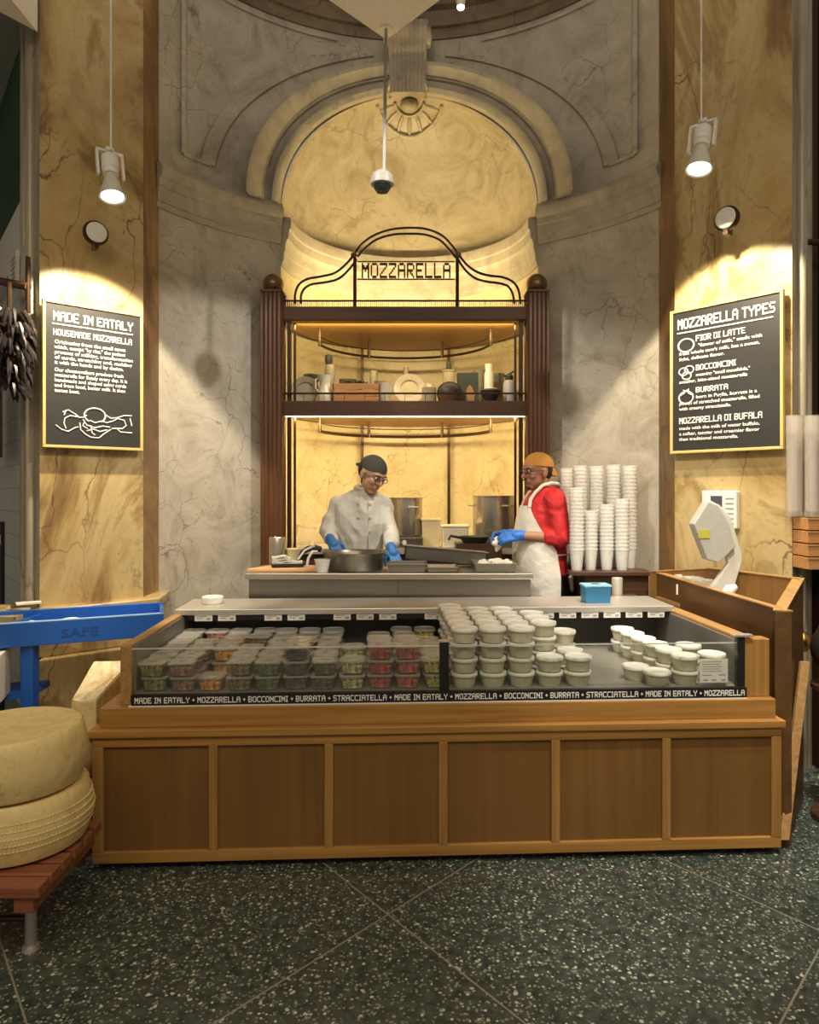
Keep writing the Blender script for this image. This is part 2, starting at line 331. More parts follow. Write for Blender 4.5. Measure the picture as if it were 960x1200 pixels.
LAMPF = mat('lamp_glow', (1,.93,.8), .5, emit=14)
RIND = marble('cheese_rind', [(.3,(.60,.44,.17)), (.55,(.72,.56,.25)), (.75,(.80,.65,.32))], (.34,.21,.07), scale=9, vscale=4, vw=.008, rough=.45, vamt=.3, fineamt=.5, fine=(.40,.26,.09))
CHEESE = marble('cut_cheese', [(.35,(.52,.36,.14)), (.5,(.78,.63,.36)), (.65,(.86,.76,.54))], (.35,.22,.08), scale=9, vscale=12, vw=.03, rough=.6, stretch=(1,.4,1), fineamt=.5, fine=(.9,.84,.68))
CREAM = clear('cream_filled_plastic', (.9,.86,.72), hazeamt=.8, haze=(.74,.71,.54), rough=.25)
LIDW = mat('milky_lid', (.83,.82,.74), .3); LIDR = mat('lid_rim', (.62,.60,.49), .3)
TUBP = mat('filled_white_tub', (.68,.65,.50), .35)
CLR = clear('clear_clamshell', (.985,.985,.97), hazeamt=.045, rough=.16)
LIDC = clear('clear_lid', (.97,.97,.95), hazeamt=.20, rough=.22, haze=(.8,.78,.72))  # stronger diffuse haze puts a pale sheen into the lid colour
GLASS = clear('case_glass', (.97,.98,.96), hazeamt=.012, rough=.02)
CUPM = clear('translucent_cup', (.98,.98,.97), hazeamt=.34, haze=(.97,.96,.93), rough=.3)
TUBE = clear('clear_tall_tube', (.95,.93,.9), hazeamt=.22, haze=(.8,.76,.7), rough=.05)
DECK = mat('case_deck_steel', (.30,.285,.25), .4, .35, bump=.2, bscale=14); CASEIN = mat('case_inner_black', (.065,.06,.05), .45); CASEG = mat('case_inner_grey', (.20,.195,.18), .4, .3)
SKIN = mat('skin', (.46,.25,.16), .5); SKIN2 = mat('skin_tan', (.34,.16,.09), .5)
COAT = mat('white_chef_cloth', (.62,.60,.54), .85, bump=1.0, bscale=6, bdist=.035); APRON = mat('apron_cloth', (.66,.63,.56), .85, bump=.8, bscale=6, bdist=.03); RED = mat('red_cloth', (.46,.012,.016), .75, bump=1.0, bscale=8, bdist=.03)
HAIR = mat('black_hair', (.012,.010,.008), .6); CAPD = mat('dark_cap_cloth', (.045,.045,.035), .85); CAPO = mat('orange_cap_cloth', (.50,.24,.05), .85); PANTS = mat('dark_trousers', (.02,.02,.022), .85)
EYEW = mat('eye_white', (.7,.68,.65), .3)
PAPER = mat('paper', (.80,.77,.70), .7); CORK = mat('peach_board', (.72,.42,.20), .6); RUB = mat('rubber', (.02,.02,.02), .6)
GREYP = mat('grey_plastic', (.33,.33,.34), .5); SCALEP = mat('scale_plastic', (.60,.58,.50), .4); CURD = mat('white_curd', (.85,.81,.68), .45, bump=.5, bscale=20)
BEIGE = mat('beige_plastic', (.70,.58,.34), .5); CERAM = mat('cream_ceramic', (.78,.70,.52), .3); CERG = mat('grey_ceramic', (.23,.20,.145), .45); GLS = mat('dull_glass', (.42,.36,.24), .2)
# ============================================================ THE SETTING
def ycyl(x, p=0.0): r = WR-p; return WC+math.sqrt(max(0, r*r-x*x))
WR, WC, NA = 1.86, 3.54, .945          # exedra radius, its centre depth, half width of the niche
struct(MB().box(-7, 7, -4, 9.5, -.05, 0).build('floor', floor_mat()))
# curved exedra wall with arched niche opening
ZS, AH, ZT = 3.60, .96, 5.6
def zlo(x): return ZS+AH*math.sqrt(max(0, 1-(x/NA)**2))
def wallstrip(th0, th1, n, f0, z1):
    rows = []
    for i in range(n+1):
        th = th0+(th1-th0)*i/n; x = WR*math.sin(th); y = WC+WR*math.cos(th); a = f0(x)
        rows.append([(x, y, a+(z1-a)*k/8) for k in range(9)])
    return rows
te = math.asin(NA/WR); tw = math.radians(60.4)
m = MB(); m.grid(wallstrip(-tw, -te, 18, lambda x: 0, ZT)); m.grid(wallstrip(te, tw, 18, lambda x: 0, ZT))
rows = []
for i in range(49):
    x = -NA*math.cos(math.pi*i/48); y = ycyl(x); a = zlo(x); rows.append([(x, y, a+(ZT-a)*k/8) for k in range(9)])
m.grid(rows)
struct(m.build('wall_back', GRY, smooth=True), 'curved grey veined marble wall around the arched niche')
# archivolt round the opening
m = MB(); R = []
prof = [(1.0,-.02), (1.0,.055), (1.03,.08), (1.045,.08), (1.05,.04), (1.06,.035), (1.10,.045), (1.105,.07), (1.115,.07), (1.12,.09), (1.15,.105), (1.17,.135), (1.195,.14), (1.2,.12), (1.205,.0)]
for i in range(65):
    t = math.pi*i/64; ring = []
    for s_, p in prof:
        x = NA*s_*math.cos(t); ring.append((x, ycyl(x, p), ZS+AH*s_*math.sin(t)))
    R.append(ring)
m.rings(R); struct(m.build('trim_1', TAN, smooth=True), 'moulded stone arch over the niche')
# springline cornice on both wings and upper relief panels
m = MB()
cp = [(3.32,-.02), (3.32,.012), (3.34,.018), (3.355,.018), (3.36,.025), (3.45,.03), (3.455,.036), (3.50,.04), (3.515,.058), (3.545,.068), (3.57,.068), (3.575,.05), (3.60,.05), (3.605,-.02)]
for sg in (-1, 1):
    R = []
    for i in range(25):
        th = sg*(te+.002+(tw-te)*i/24); R.append([((WR-p)*math.sin(th), WC+(WR-p)*math.cos(th), z) for z, p in cp])
    m.rings(R)
struct(m.build('trim_2', TAN, smooth=True), 'moulded stone string course at the arch springing')
m = MB()
def strip(pts, wd, p):                  # raised flat band following points (x,z) on the wall
    R = []
    for i, (x, z) in enumerate(pts):
        a = Vector(pts[max(0, i-1)]); b_ = Vector(pts[min(len(pts)-1, i+1)]); t = (b_-a).normalized(); nrm = Vector((-t.y, t.x))*wd/2
        q = [(x+nrm.x, z+nrm.y), (x-nrm.x, z-nrm.y)]
        R.append([(q[0][0], ycyl(q[0][0], -.01), q[0][1]), (q[0][0], ycyl(q[0][0], p), q[0][1]), (q[1][0], ycyl(q[1][0], p), q[1][1]), (q[1][0], ycyl(q[1][0], -.01), q[1][1])])
    m.rings(R)
for sg in (-1, 1):
    arc = [(sg*NA*1.46*math.cos(t), ZS+AH*1.36*math.sin(t)) for t in [math.pi/2*(.07+.80*k/24) for k in range(25)]]
    strip(arc, .07, .022)
    strip([(sg*1.49, 3.74+k*.1) for k in range(13)], .02, .02)
    strip([(sg*(1.36+.13*k/4), 3.74) for k in range(5)], .02, .02)
    strip([(sg*(.55+.94*k/10), 4.93) for k in range(11)], .02, .02)
struct(m.build('trim_3', GRY, smooth=False), 'raised marble borders on the upper wall')
# dark cornice above
m = MB(); cp = [(4.98,-.02), (4.98,.015), (5.02,.03), (5.05,.03), (5.06,.05), (5.16,.07), (5.18,.11), (5.24,.12), (5.26,.16), (5.34,.22), (5.38,.27), (5.46,.30), (5.5,.36), (5.62,.38), (5.64,-.02)]
R = []
for i in range(61):
    th = -tw+2*tw*i/60; R.append([((WR-p)*math.sin(th), WC+(WR-p)*math.cos(th), z) for z, p in cp])
m.rings(R); struct(m.build('trim_4', DKST, smooth=True), 'dark moulded cornice at the top of the curved wall')
# keystone scroll
m = MB(); NF = 9; kx = -.015
sideprof = []
for k in range(21):
    q = k/20; z = 4.97-.47*q; pr = .155+.09*math.cos(q*math.pi*.5)**1.2+.05*math.exp(-((q-.12)/.12)**2)-.05*math.exp(-((q-.55)/.10)**2)
    sideprof.append((z, pr))
rows = []
for j in range(NF*4+1):
    u = j/(NF*4); x = kx-.15+.30*u; fl = .012*abs(math.sin(u*math.pi*NF))
    rows.append([(x*(1-.12*(4.97-z)/.47), 5.40-p-fl, z) for z, p in sideprof])
m.grid(rows)
for r_ in (rows[0], rows[-1]):
    m.add([Vector(p) for p in r_]+[Vector((p[0], 5.42, p[2])) for p in r_], [(i, i+1, i+22, i+21) for i in range(20)])
for s_ in (-1, 1): m.tube([(kx+s_*.140, 5.40-.20, 4.88), (kx+s_*.172, 5.40-.20, 4.88)], .07, 20); m.tube([(kx+s_*.165, 5.40-.20, 4.88), (kx+s_*.182, 5.40-.20, 4.88)], .03, 16)
for s_ in (-1, 1): m.tube([(kx+s_*.125, 5.40-.14, 4.56), (kx+s_*.145, 5.40-.14, 4.56)], .04, 16)
struct(m.build('trim_5', TAN, smooth=True), 'fluted scroll keystone over the arch')
# semi-dome, shell boss, niche interior
ZD, HD = 3.52, 1.04; ND = .95
def domep(t, v): x = NA*math.cos(t); yf = ycyl(x)-.005; return Vector((NA*math.cos(t)*math.cos(v), yf+(WC+WR*math.cos(te)+ND-yf)*math.sin(v), ZD+HD*math.sin(t)*math.cos(v)))
m = MB(); m.grid([[domep(math.pi*i/48, math.pi/2*j/24) for j in range(25)] for i in range(49)])
struct(m.build('ceiling', DOME, smooth=True), 'half dome of the niche in golden marble')
m = MB()
for sc_, rr in ((1, .014), (.45, .012)):
    pts = []
    for k in range(25):
        a = math.pi*k/24; pts.append(domep(math.pi/2+.27*sc_*math.cos(a), .10+.42*sc_*math.sin(a))+Vector((0, -.01, -.012)))
    m.tube(pts, rr, 8)
for k in range(7):
    a = math.pi*(k+.5)/7; m.tube([domep(math.pi/2+.27*s_*math.cos(a), .10+.42*s_*math.sin(a))+Vector((0, 0, -.004)) for s_ in (.45, .7, .97)], [.008, .02, .012], 8)
m.ell(domep(math.pi/2, .16)+Vector((0, -.03, -.02)), (.07, .07, .05))
struct(m.build('trim_6', DOME, smooth=True), 'carved shell at the crown of the half dome')
YN = WC+WR*math.cos(te)
def nic(v, p): return ((NA-p)*math.cos(v), YN+(ND-p)*math.sin(v))
m = MB(); m.grid([[(*nic(math.pi*i/40, 0), z) for z in (0, 1, 2, 3, ZD)] for i in range(41)])
struct(m.build('wall_niche', NWALL, smooth=True), 'golden marble lining of the niche behind the shelves')
m = MB(); cp = [(3.17,-.01), (3.17,.008), (3.20,.012), (3.205,.02), (3.27,.022), (3.275,.03), (3.33,.034), (3.36,.045), (3.37,.055), (3.43,.06), (3.44,.07), (3.49,.075), (3.52,.07), (3.53,-.01)]
m.rings([[(*nic(math.pi*i/48, p), z) for z, p in cp] for i in range(49)])
struct(m.build('trim_7', TAN, smooth=True), 'moulded cornice inside the niche under the half dome')
# pilasters with angled faces
def pilaster(name, pf, pr, side, mat_, label):
    """pf,pr: face corners (outer, inner); side: outer side depth direction"""
    m = MB(); (x0, y0), (x1, y1) = pf, pr
    xo = x0+side*.20; m.prism([(x0, y0), (x1, y1), (x1, 4.75), (x0, 4.75)], 0, 5.6); return m
PL = [(-2.033, 3.845), (-1.605, 4.217)]; PR = [(2.035, 3.72), (1.60, 4.22)]
def facequad(a, b, z0, z1): return [(*a, z0), (*b, z0), (*b, z1), (*a, z1)]
for nm, (a, b), sg in (('wall_left', PL, -1), ('wall_right', PR, 1)):
    a2 = (a[0]+sg*.135, a[1]+.10)
    m = MB(); m.add(facequad(a, b, 0, 5.6), [(0,1,2,3)])
    struct(m.build(nm, YEL, fix=False), 'angled pilaster face of yellow veined marble')
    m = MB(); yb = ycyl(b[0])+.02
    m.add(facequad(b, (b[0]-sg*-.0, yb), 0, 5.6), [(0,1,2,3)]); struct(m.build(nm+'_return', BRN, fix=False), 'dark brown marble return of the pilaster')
    m = MB(); m.add(facequad(a2, a, 0, 5.6), [(0,1,2,3)]); m.add(facequad((a2[0]+sg*.02, 5.0), a2, 0, 5.6), [(0,1,2,3)])
    m.tube([(a2[0], a2[1], 0), (a2[0], a2[1], 5.6)], .025, 12); m.tube([((a[0]*.45+a2[0]*.55), (a[1]*.45+a2[1]*.55)-.01, 0), ((a[0]*.45+a2[0]*.55), (a[1]*.45+a2[1]*.55)-.01, 5.6)], .03, 12)
    struct(m.build(nm+'_side', SIDE, smooth=True), 'streaked grey marble side of the pilaster')
    # plinth with two stepped ledges
    m = MB(); u = Vector((b[0]-a[0], b[1]-a[1], 0)).normalized(); n_ = Vector((u.y*(-sg)*-1, 0, 0)); n_ = Vector((-u.y, u.x, 0)); 
    if n_.y > 0: n_ = -n_
    A = Vector((*a, 0)); B = Vector((*b, 0))
    for off, z0, z1, e in ((.10, 0, .60, .03), (.055, .60, .80, .02), (.075, .80, .835, .03), (.09, .835, .87, .035)):
        q = [A-u*e+n_*off, B+u*e*2+n_*off, B+u*e*2+Vector((0, .28, 0)), A-u*e+Vector((0, .28, 0))]
        if sg > 0: q = [A-u*e+n_*off, B+u*e*2+n_*off, B+u*e*2+Vector((0, .2, 0)), A-u*e+Vector((0, .2, 0))]
        m.prism([(p.x, p.y) for p in q], z0, z1)
    struct(m.build('baseboard_left' if sg < 0 else 'baseboard_right', YEL, bevel=.008), 'stepped marble plinth under the pilaster')
# store beyond the pilasters
WLa, WLb = (-2.30, 4.35), (-4.6, 7.35)
m = MB(); m.add(facequad(WLb, WLa, 3.40, 6.2), [(0,1,2,3)]); struct(m.build('wall_far_left_upper', GRNP, fix=False), 'green painted upper wall')
L_ = math.hypot(WLa[0]-WLb[0], WLa[1]-WLb[1]); angL = math.atan2(WLa[1]-WLb[1], WLa[0]-WLb[0])
m = MB().box(0, L_, 0, .1, 0, 3.05); o = struct(m.build('wall_far_left', TILEW), 'white tiled lower wall beyond the left pilaster'); o.location = (*WLb, 0); o.rotation_euler = (0, 0, angL)
m = MB().box(0, L_, -.06, .1, 3.05, 3.40); o = struct(m.build('trim_8', WHT), 'white fascia on the far left wall'); o.location = (*WLb, 0); o.rotation_euler = (0, 0, angL)
m = MB().box(2.3, 5.5, 5.6, 5.7, 0, 6.2); struct(m.build('wall_far_right', mat('dim_cream_wall', (.40,.34,.25), .8)), 'dim cream wall beyond the right pilaster')
m = MB().box(2.42, 2.47, 4.05, 4.15, 0, 5.6).box(2.36, 2.385, 4.02, 4.08, 0, 5.6).box(2.30, 2.335, 4.0, 4.05, 0, 5.6)
struct(m.build('trim_9', DMET, bevel=.004), 'dark metal door frame posts at the right edge')
m = MB().box(2.52, 2.58, 4.3, 4.36, 0, 5.0); struct(m.build('trim_10', mat('aluminium', (.5,.46,.4), .3, .9)), 'pale metal frame post at the right edge')
struct(MB().box(-5.7, -5.6, -4, 9, 0, 5.0).build('wall_outer_left', WHT)); struct(MB().box(5.6, 5.7, -4, 9, 0, 5.0).build('wall_outer_right', WHT))
# dropped ceiling with its corner pointing at the niche, and the left ceiling
m = MB(); m.prism([(-.127, 3.87), (-1.05, 2.85), (-1.05, 1.2), (1.0, 1.2), (1.0, 2.62)], 4.0, 4.25)
struct(m.build('ceiling_drop', SOFF, bevel=.006), 'white dropped ceiling panel ending in a corner')
m = MB(); m.prism([(-2.02, 3.80), (-3.6, 1.55), (-3.6, 1.2), (-2.02, 1.2)], 4.0, 4.25); struct(m.build('ceiling_left', SOFF), 'white dropped ceiling edge at the top left')
m = MB(); m.prism([(-2.06, 4.2), (-2.06, 3.0), (-5, 3.0), (-5, 8), (-4.6, 7.9)], 4.65, 4.75); struct(m.build('ceiling_far_left', CEIL2), 'grey ceiling beyond the left pilaster')

# ============================================================ LETTERING (block capitals 5x7)
G = {'A':"01110 10001 10001 11111 10001 10001 10001",'B':"11110 10001 10001 11110 10001 10001 11110",'C':"01111 10000 10000 10000 10000 10000 01111",
'D':"11110 10001 10001 10001 10001 10001 11110",'E':"11111 10000 10000 11110 10000 10000 11111",'F':"11111 10000 10000 11110 10000 10000 10000",
'H':"10001 10001 10001 11111 10001 10001 10001",'I':"111 010 010 010 010 010 111",'K':"10001 10010 10100 11000 10100 10010 10001",'L':"10000 10000 10000 10000 10000 10000 11111",
'M':"10001 11011 11111 10101 10001 10001 10001",'N':"10001 11001 11101 10111 10011 10001 10001",'O':"01110 10001 10001 10001 10001 10001 01110",
'P':"11110 10001 10001 11110 10000 10000 10000",'R':"11110 10001 10001 11110 10100 10010 10001",'S':"01111 10000 10000 01110 00001 00001 11110",
'T':"11111 00100 00100 00100 00100 00100 00100",'U':"10001 10001 10001 10001 10001 10001 01110",'Y':"10001 10001 01010 00100 00100 00100 00100",'Z':"11111 00001 00010 00100 01000 10000 11111",
'•':"000 000 010 111 010 000 000",' ':"00 00 00 00 00 00 00"}
def pixw(t): return sum(len(G[c].split()[0])+1 for c in t)-1
def pixtext(m, t, x0, z0, width, h, y0=-.002, y1=0, fat=1.12):
    """block letters in the x-z plane, bottom left at x0,z0"""
    cw = width/pixw(t); chh = h/7; x = x0
    for c in t:
        rows = G[c].split(); n = len(rows[0])
        for r, row in enumerate(rows):
            k = 0
            while k < n:
                if row[k] == '1':
                    e = k
                    while e+1 < n and row[e+1] == '1': e += 1
                    zc = z0+h-(r+.5)*chh
                    m.box(x+k*cw-(fat-1)*cw/2, x+(e+1)*cw+(fat-1)*cw/2, y0, y1, zc-chh*.56, zc+chh*.56); k = e+1
                else: k += 1
        x += (n+1)*cw
def ftext(m, t, x0, z0, size, width=None, y=-.0015, M=None):
    cu = bpy.data.curves.new('t', 'FONT'); cu.body = t; cu.size = size; cu.offset = size*.018; cu.resolution_u = 3
    o = bpy.data.objects.new('t', cu); me = o.to_mesh()
    if me and len(me.vertices):
        wv = max(v.co.x for v in me.vertices); k = (width/wv) if width else 1
        vs = [Vector((x0+v.co.x*k, y, z0+v.co.y)) for v in me.vertices]
        if M: vs = [M @ p for p in vs]
        m.add(vs, [tuple(p.vertices) for p in me.polygons])
    o.to_mesh_clear(); bpy.data.objects.remove(o); bpy.data.curves.remove(cu)

# ============================================================ WALL SIGNS
def sign(loc, rz, W, H, label, fill):
    r = thing('menu_board', label, 'sign', loc, rz)
    f = .016
    m = MB().box(0, W, 0, .03, 0, f).box(0, W, 0, .03, H-f, H).box(0, f, 0, .03, f, H-f).box(W-f, W, 0, .03, f, H-f)
    m.build('frame', GFRAME, r, bevel=.003)
    MB().box(f*.9, W-f*.9, .008, .026, f*.9, H-f*.9).build('panel', BLKM, r)
    MB().box(W*.3, W*.7, .026, .058, H*.75, H*.85).build('mount', DMET, r)
    sec = []
    def new(): sec.append((MB(), MB(), MB())); return sec[-1]
    fill(new, W, H)
    for h, t, d_ in sec:
        for q_, nm in ((h, 'heading'), (t, 'body_text'), (d_, 'chalk_drawing')):
            if q_.f: q_.build(nm, CHALK, r, fix=False)
    return r
def fill_left(new, W, H):
    m, tm, dm = new()
    Y0 = .004
    pixtext(m, 'MADE IN EATALY', W*.10, H*.865, W*.79, H*.062, Y0, .008)
    m.box(W*.09, W*.89, Y0, .008, H*.838, H*.845)
    pixtext(m, 'HOUSEMADE MOZZARELLA', W*.10, H*.765, W*.78, H*.042, Y0, .008)
    ls = [('Originating from the small town', .71, .70), ('which, except "by rite," the patient', .675, .70), ('process of milking, transformation', .64, .78), ('of curds, stretching and, molding', .605, .77), ('it with the hands and by design.', .57, .68),
          ('Our cheesemakers produce fresh', .52, .68), ('mozzarella for Eataly every day. It is', .485, .72), ('handmade and shaped using curds', .45, .71), ('and from local, better milk. It then', .415, .70), ('tastes best.', .38, .24)]
    for t, z, wd in ls: ftext(tm, t, W*.11, H*z, H*.034, W*wd, Y0)
    def ln(pts, w_=.0035): dm.tube([(W*a, .006, H*b) for a, b in pts], w_, 5)
    ring = [(.50+.105*math.cos(a), .235+.052*math.sin(a)) for a in [math.pi*2*k/20-.9 for k in range(17)]]; ln(ring, .0045)
    ln([(.12,.155),(.18,.125),(.24,.115),(.31,.145),(.34,.15)]); ln([(.19,.245),(.24,.262),(.31,.235),(.34,.218)]); ln([(.20,.225),(.22,.262)])
    ln([(.34,.218),(.26,.225),(.21,.205),(.20,.17),(.22,.135)]); ln([(.34,.215),(.39,.22),(.42,.235)]); ln([(.35,.18),(.36,.13),(.41,.10),(.46,.082),(.54,.08),(.59,.11),(.66,.145)])
    ln([(.38,.205),(.42,.165),(.50,.15),(.58,.165),(.65,.16)]); ln([(.45,.20),(.50,.185),(.57,.20),(.62,.19),(.68,.205)]); ln([(.42,.125),(.48,.14),(.55,.125),(.62,.14)])
    ln([(.60,.245),(.66,.225),(.72,.23),(.80,.25),(.88,.252)]); ln([(.68,.205),(.73,.225),(.80,.215),(.82,.18),(.78,.155),(.72,.155),(.67,.15)]); ln([(.72,.155),(.76,.13),(.88,.128)]); ln([(.86,.235),(.88,.18)])
    ln([(.46,.165),(.47,.115),(.50,.10)]); ln([(.40,.19),(.38,.16),(.43,.14)])
def fill_right(new, W, H):
    m, tm, dm = new()
    Y0 = .004
    pixtext(m, 'MOZZARELLA TYPES', W*.075, H*.862, W*.86, H*.068, Y0, .008); m.box(W*.07, W*.92, Y0, .008, H*.832, H*.839)
    c = [m, tm, dm]
    def tt(t, x, z, wd, h=.034):
        c[:] = new(); pixtext(c[0], t, W*x, H*z, W*wd, H*h, Y0, .008)
    def ln(t, x, z, wd): ftext(c[1], t, W*x, H*z, H*.031, W*wd, Y0)
    tt('FIOR DI LATTE', .25, .762, .44, .04); ln('"flower of milk," made with', .27, .722, .56); ln('fresh whole cow\'s milk, has a sweet,', .09, .680, .72); ln('light, delicate flavor.', .09, .642, .42)
    tt('BOCCONCINI', .25, .563, .36, .038); ln('meaning "small mouthfuls,"', .25, .523, .48); ln('smaller, bite-sized mozzarella', .09, .485, .62)
    tt('BURRATA', .25, .412, .29, .036); ln('born in Puglia, burrata is a', .25, .372, .54); ln('pouch of stretched mozzarella, filled', .09, .335, .72); ln('with creamy stracciatella.', .09, .298, .48)
    tt('MOZZARELLA DI BUFALA', .09, .205, .74, .042); ln('made with the milk of water buffalo,', .09, .163, .72); ln('a softer, tangier and creamier flavor', .09, .125, .72); ln('than traditional mozzarella.', .09, .088, .54)
    def loop(cx, cz, rx, rz, r=.004, new_=True):
        if new_: c[:] = new()
        c[2].tube([(W*(cx+rx*math.cos(a)), .006, H*(cz+rz*math.sin(a))) for a in [2*math.pi*k/20 for k in range(20)]], r, 5, True)
    loop(.155, .745, .075, .045, .005)
    for a, b in ((.13, .565), (.185, .575), (.16, .535)): loop(a, b, .042, .026, .004, a == .13)
    loop(.155, .385, .068, .042, .0045); c[2].tube([(W*a, .006, H*b) for a, b in ((.10,.40), (.14,.415), (.13,.44), (.155,.43), (.18,.445), (.175,.415), (.21,.40))], .0035, 5)
sign(at(50, 524, 3.8), math.atan2(.358, .411), .545, .811, 'black chalkboard sign in gilt frame headed MADE IN EATALY on the left pilaster', fill_left)
sign(at(785, 532, 4.18), math.atan2(-.48, .421), .638, .85, 'black chalkboard sign in gilt frame headed MOZZARELLA TYPES on the right pilaster', fill_right)

# ============================================================ PENDANT SPOTLIGHTS, DISCS, CAMERA DOME
def pendant(loc, target, label, power):
    r = thing('pendant_spotlight', label, 'lamp', loc)
    MB().tube([(0, 0, .13), (0, 0, 2.4)], .005, 8).build('stem', WHT, r)
    d = Vector(target)-Vector(loc); zr = math.atan2(d.x, -d.y)
    Mx = Matrix.Rotation(zr, 4, 'Z') @ Matrix.Rotation(math.radians(14), 4, 'X')
    m = MB(); t = .006
    for a, b in (((-.062, 0, .13), (.062, 0, .13)), ((-.062, 0, .13), (-.062, 0, -.01)), ((.062, 0, .13), (.062, 0, -.01))):
        m.box(min(a[0], b[0])-t, max(a[0], b[0])+t, -.012, .012, min(a[2], b[2])-t, max(a[2], b[2])+t, Mx)
    m.box(-.02, .02, -.02, .02, .13, .15, Mx); m.build('yoke', WHT, r, bevel=.002)
    Mh = Mx; MB().lathe([(.001, .105), (.038, .105), (.042, .10), (.042, .03), (.038, .025), (.038, .0), (.03, -.004), (.001, -.004)], n=24, M=Mh).build('ballast_box', WHT, r, smooth=True)
    MB().lathe([(.03, .0), (.034, -.03), (.062, -.12), (.066, -.125), (.064, -.13), (.055, -.125), (.03, -.035), (.02, -.03)], n=28, M=Mh).build('reflector', SCALEP, r, smooth=True)
    MB().lathe([(.001, -.1), (.054, -.112), (.054, -.114), (.001, -.118)], n=24, M=Mh).build('lens', LAMPF, r)
    p = Vector(loc)+(Mh @ Vector((0, 0, -.15)))
    s_ = spot('spot_beam', p, target, power, 84, .22, (1, .84, .60), .03)
    return r
pendant(at(130, 205, 3.58), (-1.84, 3.98, 1.9), 'white pendant spotlight with cone reflector lighting the left sign', 175)
pendant(at(822, 172, 3.50), (1.85, 3.92, 1.95), 'white pendant spotlight with cone reflector lighting the right sign', 175)
def disc(p, rz, label):
    r = thing('wall_speaker', label, 'speaker', p, rz); Mr = Matrix.Rotation(math.pi/2, 4, 'X')
    MB().lathe([(.001, .05), (.06, .05), (.068, .04), (.068, .02), (.05, .0), (.001, .0)], n=32, M=Mr).build('housing', DMET, r, smooth=True)
    MB().lathe([(.001, .058), (.05, .058), (.056, .052), (.056, .045), (.001, .045)], n=32, M=Mr).build('grille', WHT, r, smooth=True)
    MB().box(-.012, .012, -.05, .01, -.088, -.05).build('bracket', DMET, r)
disc(at(110, 275, 3.94), math.atan2(.358, .411), 'small round white speaker on the left pilaster above the sign')
disc(at(855, 258, 3.82), math.atan2(-.48, .421), 'small round white speaker on the right pilaster above the sign')
c = at(448, 212, 3.75); r = thing('security_camera', 'white dome security camera hanging on a rod before the half dome', 'camera', c)
OFFW = mat('off_white_metal', (.42,.40,.36), .45)  # even off-white, toned down because the spots overlit plain white
MB().tube([(.01, 0, .04), (.02, .02, 4.0-c.z)], .009, 10).build('rod', OFFW, r, smooth=True)
MB().lathe([(.001, 0), (.035, 0), (.035, -.006), (.001, -.006)], c=(.02, .02, 4.0-c.z), n=20).build('ceiling_plate', WHT, r)
MB().lathe([(.001, .05), (.03, .05), (.055, .03), (.062, 0), (.062, -.02), (.05, -.024), (.001, -.024)], n=28).build('housing', OFFW, r, smooth=True)
MB().lathe([(.045, -.02), (.045, -.04), (.03, -.062), (.001, -.07)], n=24).build('lens_dome', mat('smoked_lens', (.02,.02,.022), .08), r, smooth=True)
c = at(540, 8, 3.9); MB
r = thing('ceiling_downlight', 'tiny bright downlight at the top centre of the view', 'lamp', c)
MB().lathe([(.001, .0), (.022, .0), (.03, .07), (.03, .4), (.001, .4)], n=18).build('housing', WHT, r, smooth=True)
MB().ell((0, 0, -.004), (.02, .02, .012)).build('bulb', LAMPF, r, smooth=True)
# ============================================================ SHELF UNIT IN THE NICHE
r = thing('shelf_unit', 'tall walnut and bronze shelf unit with fluted columns filling the niche', 'shelf unit', (0, 0, 0))
XL, XR, YD = -.973, .909, 5.0
XM = (XL+XR)/2
for x in (XL, XR):
    m = MB(); n = 72; R = []
    pts = []
    hw = .076
    per = []
    NF = 5
    for side in range(4):
        for k in range(NF*6):
            u = -hw+2*hw*k/(NF*6); dpt = hw-.008*abs(math.sin((k/6)*math.pi))
            per.append([(u, -dpt), (dpt, u), (-u, dpt), (-dpt, -u)][side])
    for z in (0, 2.915): pts.append([(x+a, YD+b, z) for a, b in per])
    m.rings(pts); m.box(x-.08, x+.08, YD-.08, YD+.08, 2.915, 2.93)
    c_ = m.build('column', WAL, r)
    MB().ell((x, YD, 2.985), (.075, .075, .075), nu=20, nv=14).build('ball_finial', BRONZE, c_, smooth=True)
X0, X1 = XL+.076, XR-.076
def half(yf, shrink, z0, z1):
    pts = [(X0, yf), (X1, yf)]+[((NA-shrink)*math.cos(v), YN+(ND-shrink)*math.sin(v)) for v in [math.pi*(.03+.94*k/30) for k in range(31)]]
    return MB().prism(pts, z0, z1)
for nm, z0, z1 in (('top_shelf', 2.725, 2.745), ('lower_shelf', 2.065, 2.085)):
    half(YD+.0, .06, z0, z1).build(nm, OAK, r)
for z0, z1 in ((2.73, 2.82), (2.045, 2.15)):
    m = MB().box(X0, X1, YD-.03, YD, z0, z1)
    for k in range(150):
        x = X0+(X1-X0)*(k+.5)/150; m.box(x-.003, x+.003, YD-.036, YD-.029, z0+.004, z1-.004)
    m.build('fascia', WALX, r)
half(YD+.0, .06, 2.795, 2.812).build('top_deck', WALX, r)
half(YD+.0, .06, 2.13, 2.148).build('lower_deck', WALX, r)
# galleries: rail plus little balusters
for z0, z1, nm in ((2.82, 2.865, 'top_gallery'), (2.15, 2.205, 'lower_gallery')):
    m = MB().tube([(X0, YD-.015, z1), (X1, YD-.015, z1)], .007, 8)
    for k in range(121 if nm == 'top_gallery' else 13):
        nn = 120 if nm == 'top_gallery' else 12
        x = X0+(X1-X0)*k/nn; m.box(x-.0018, x+.0018, YD-.017, YD-.013, z0, z1)
    m.build(nm, DMET, r)
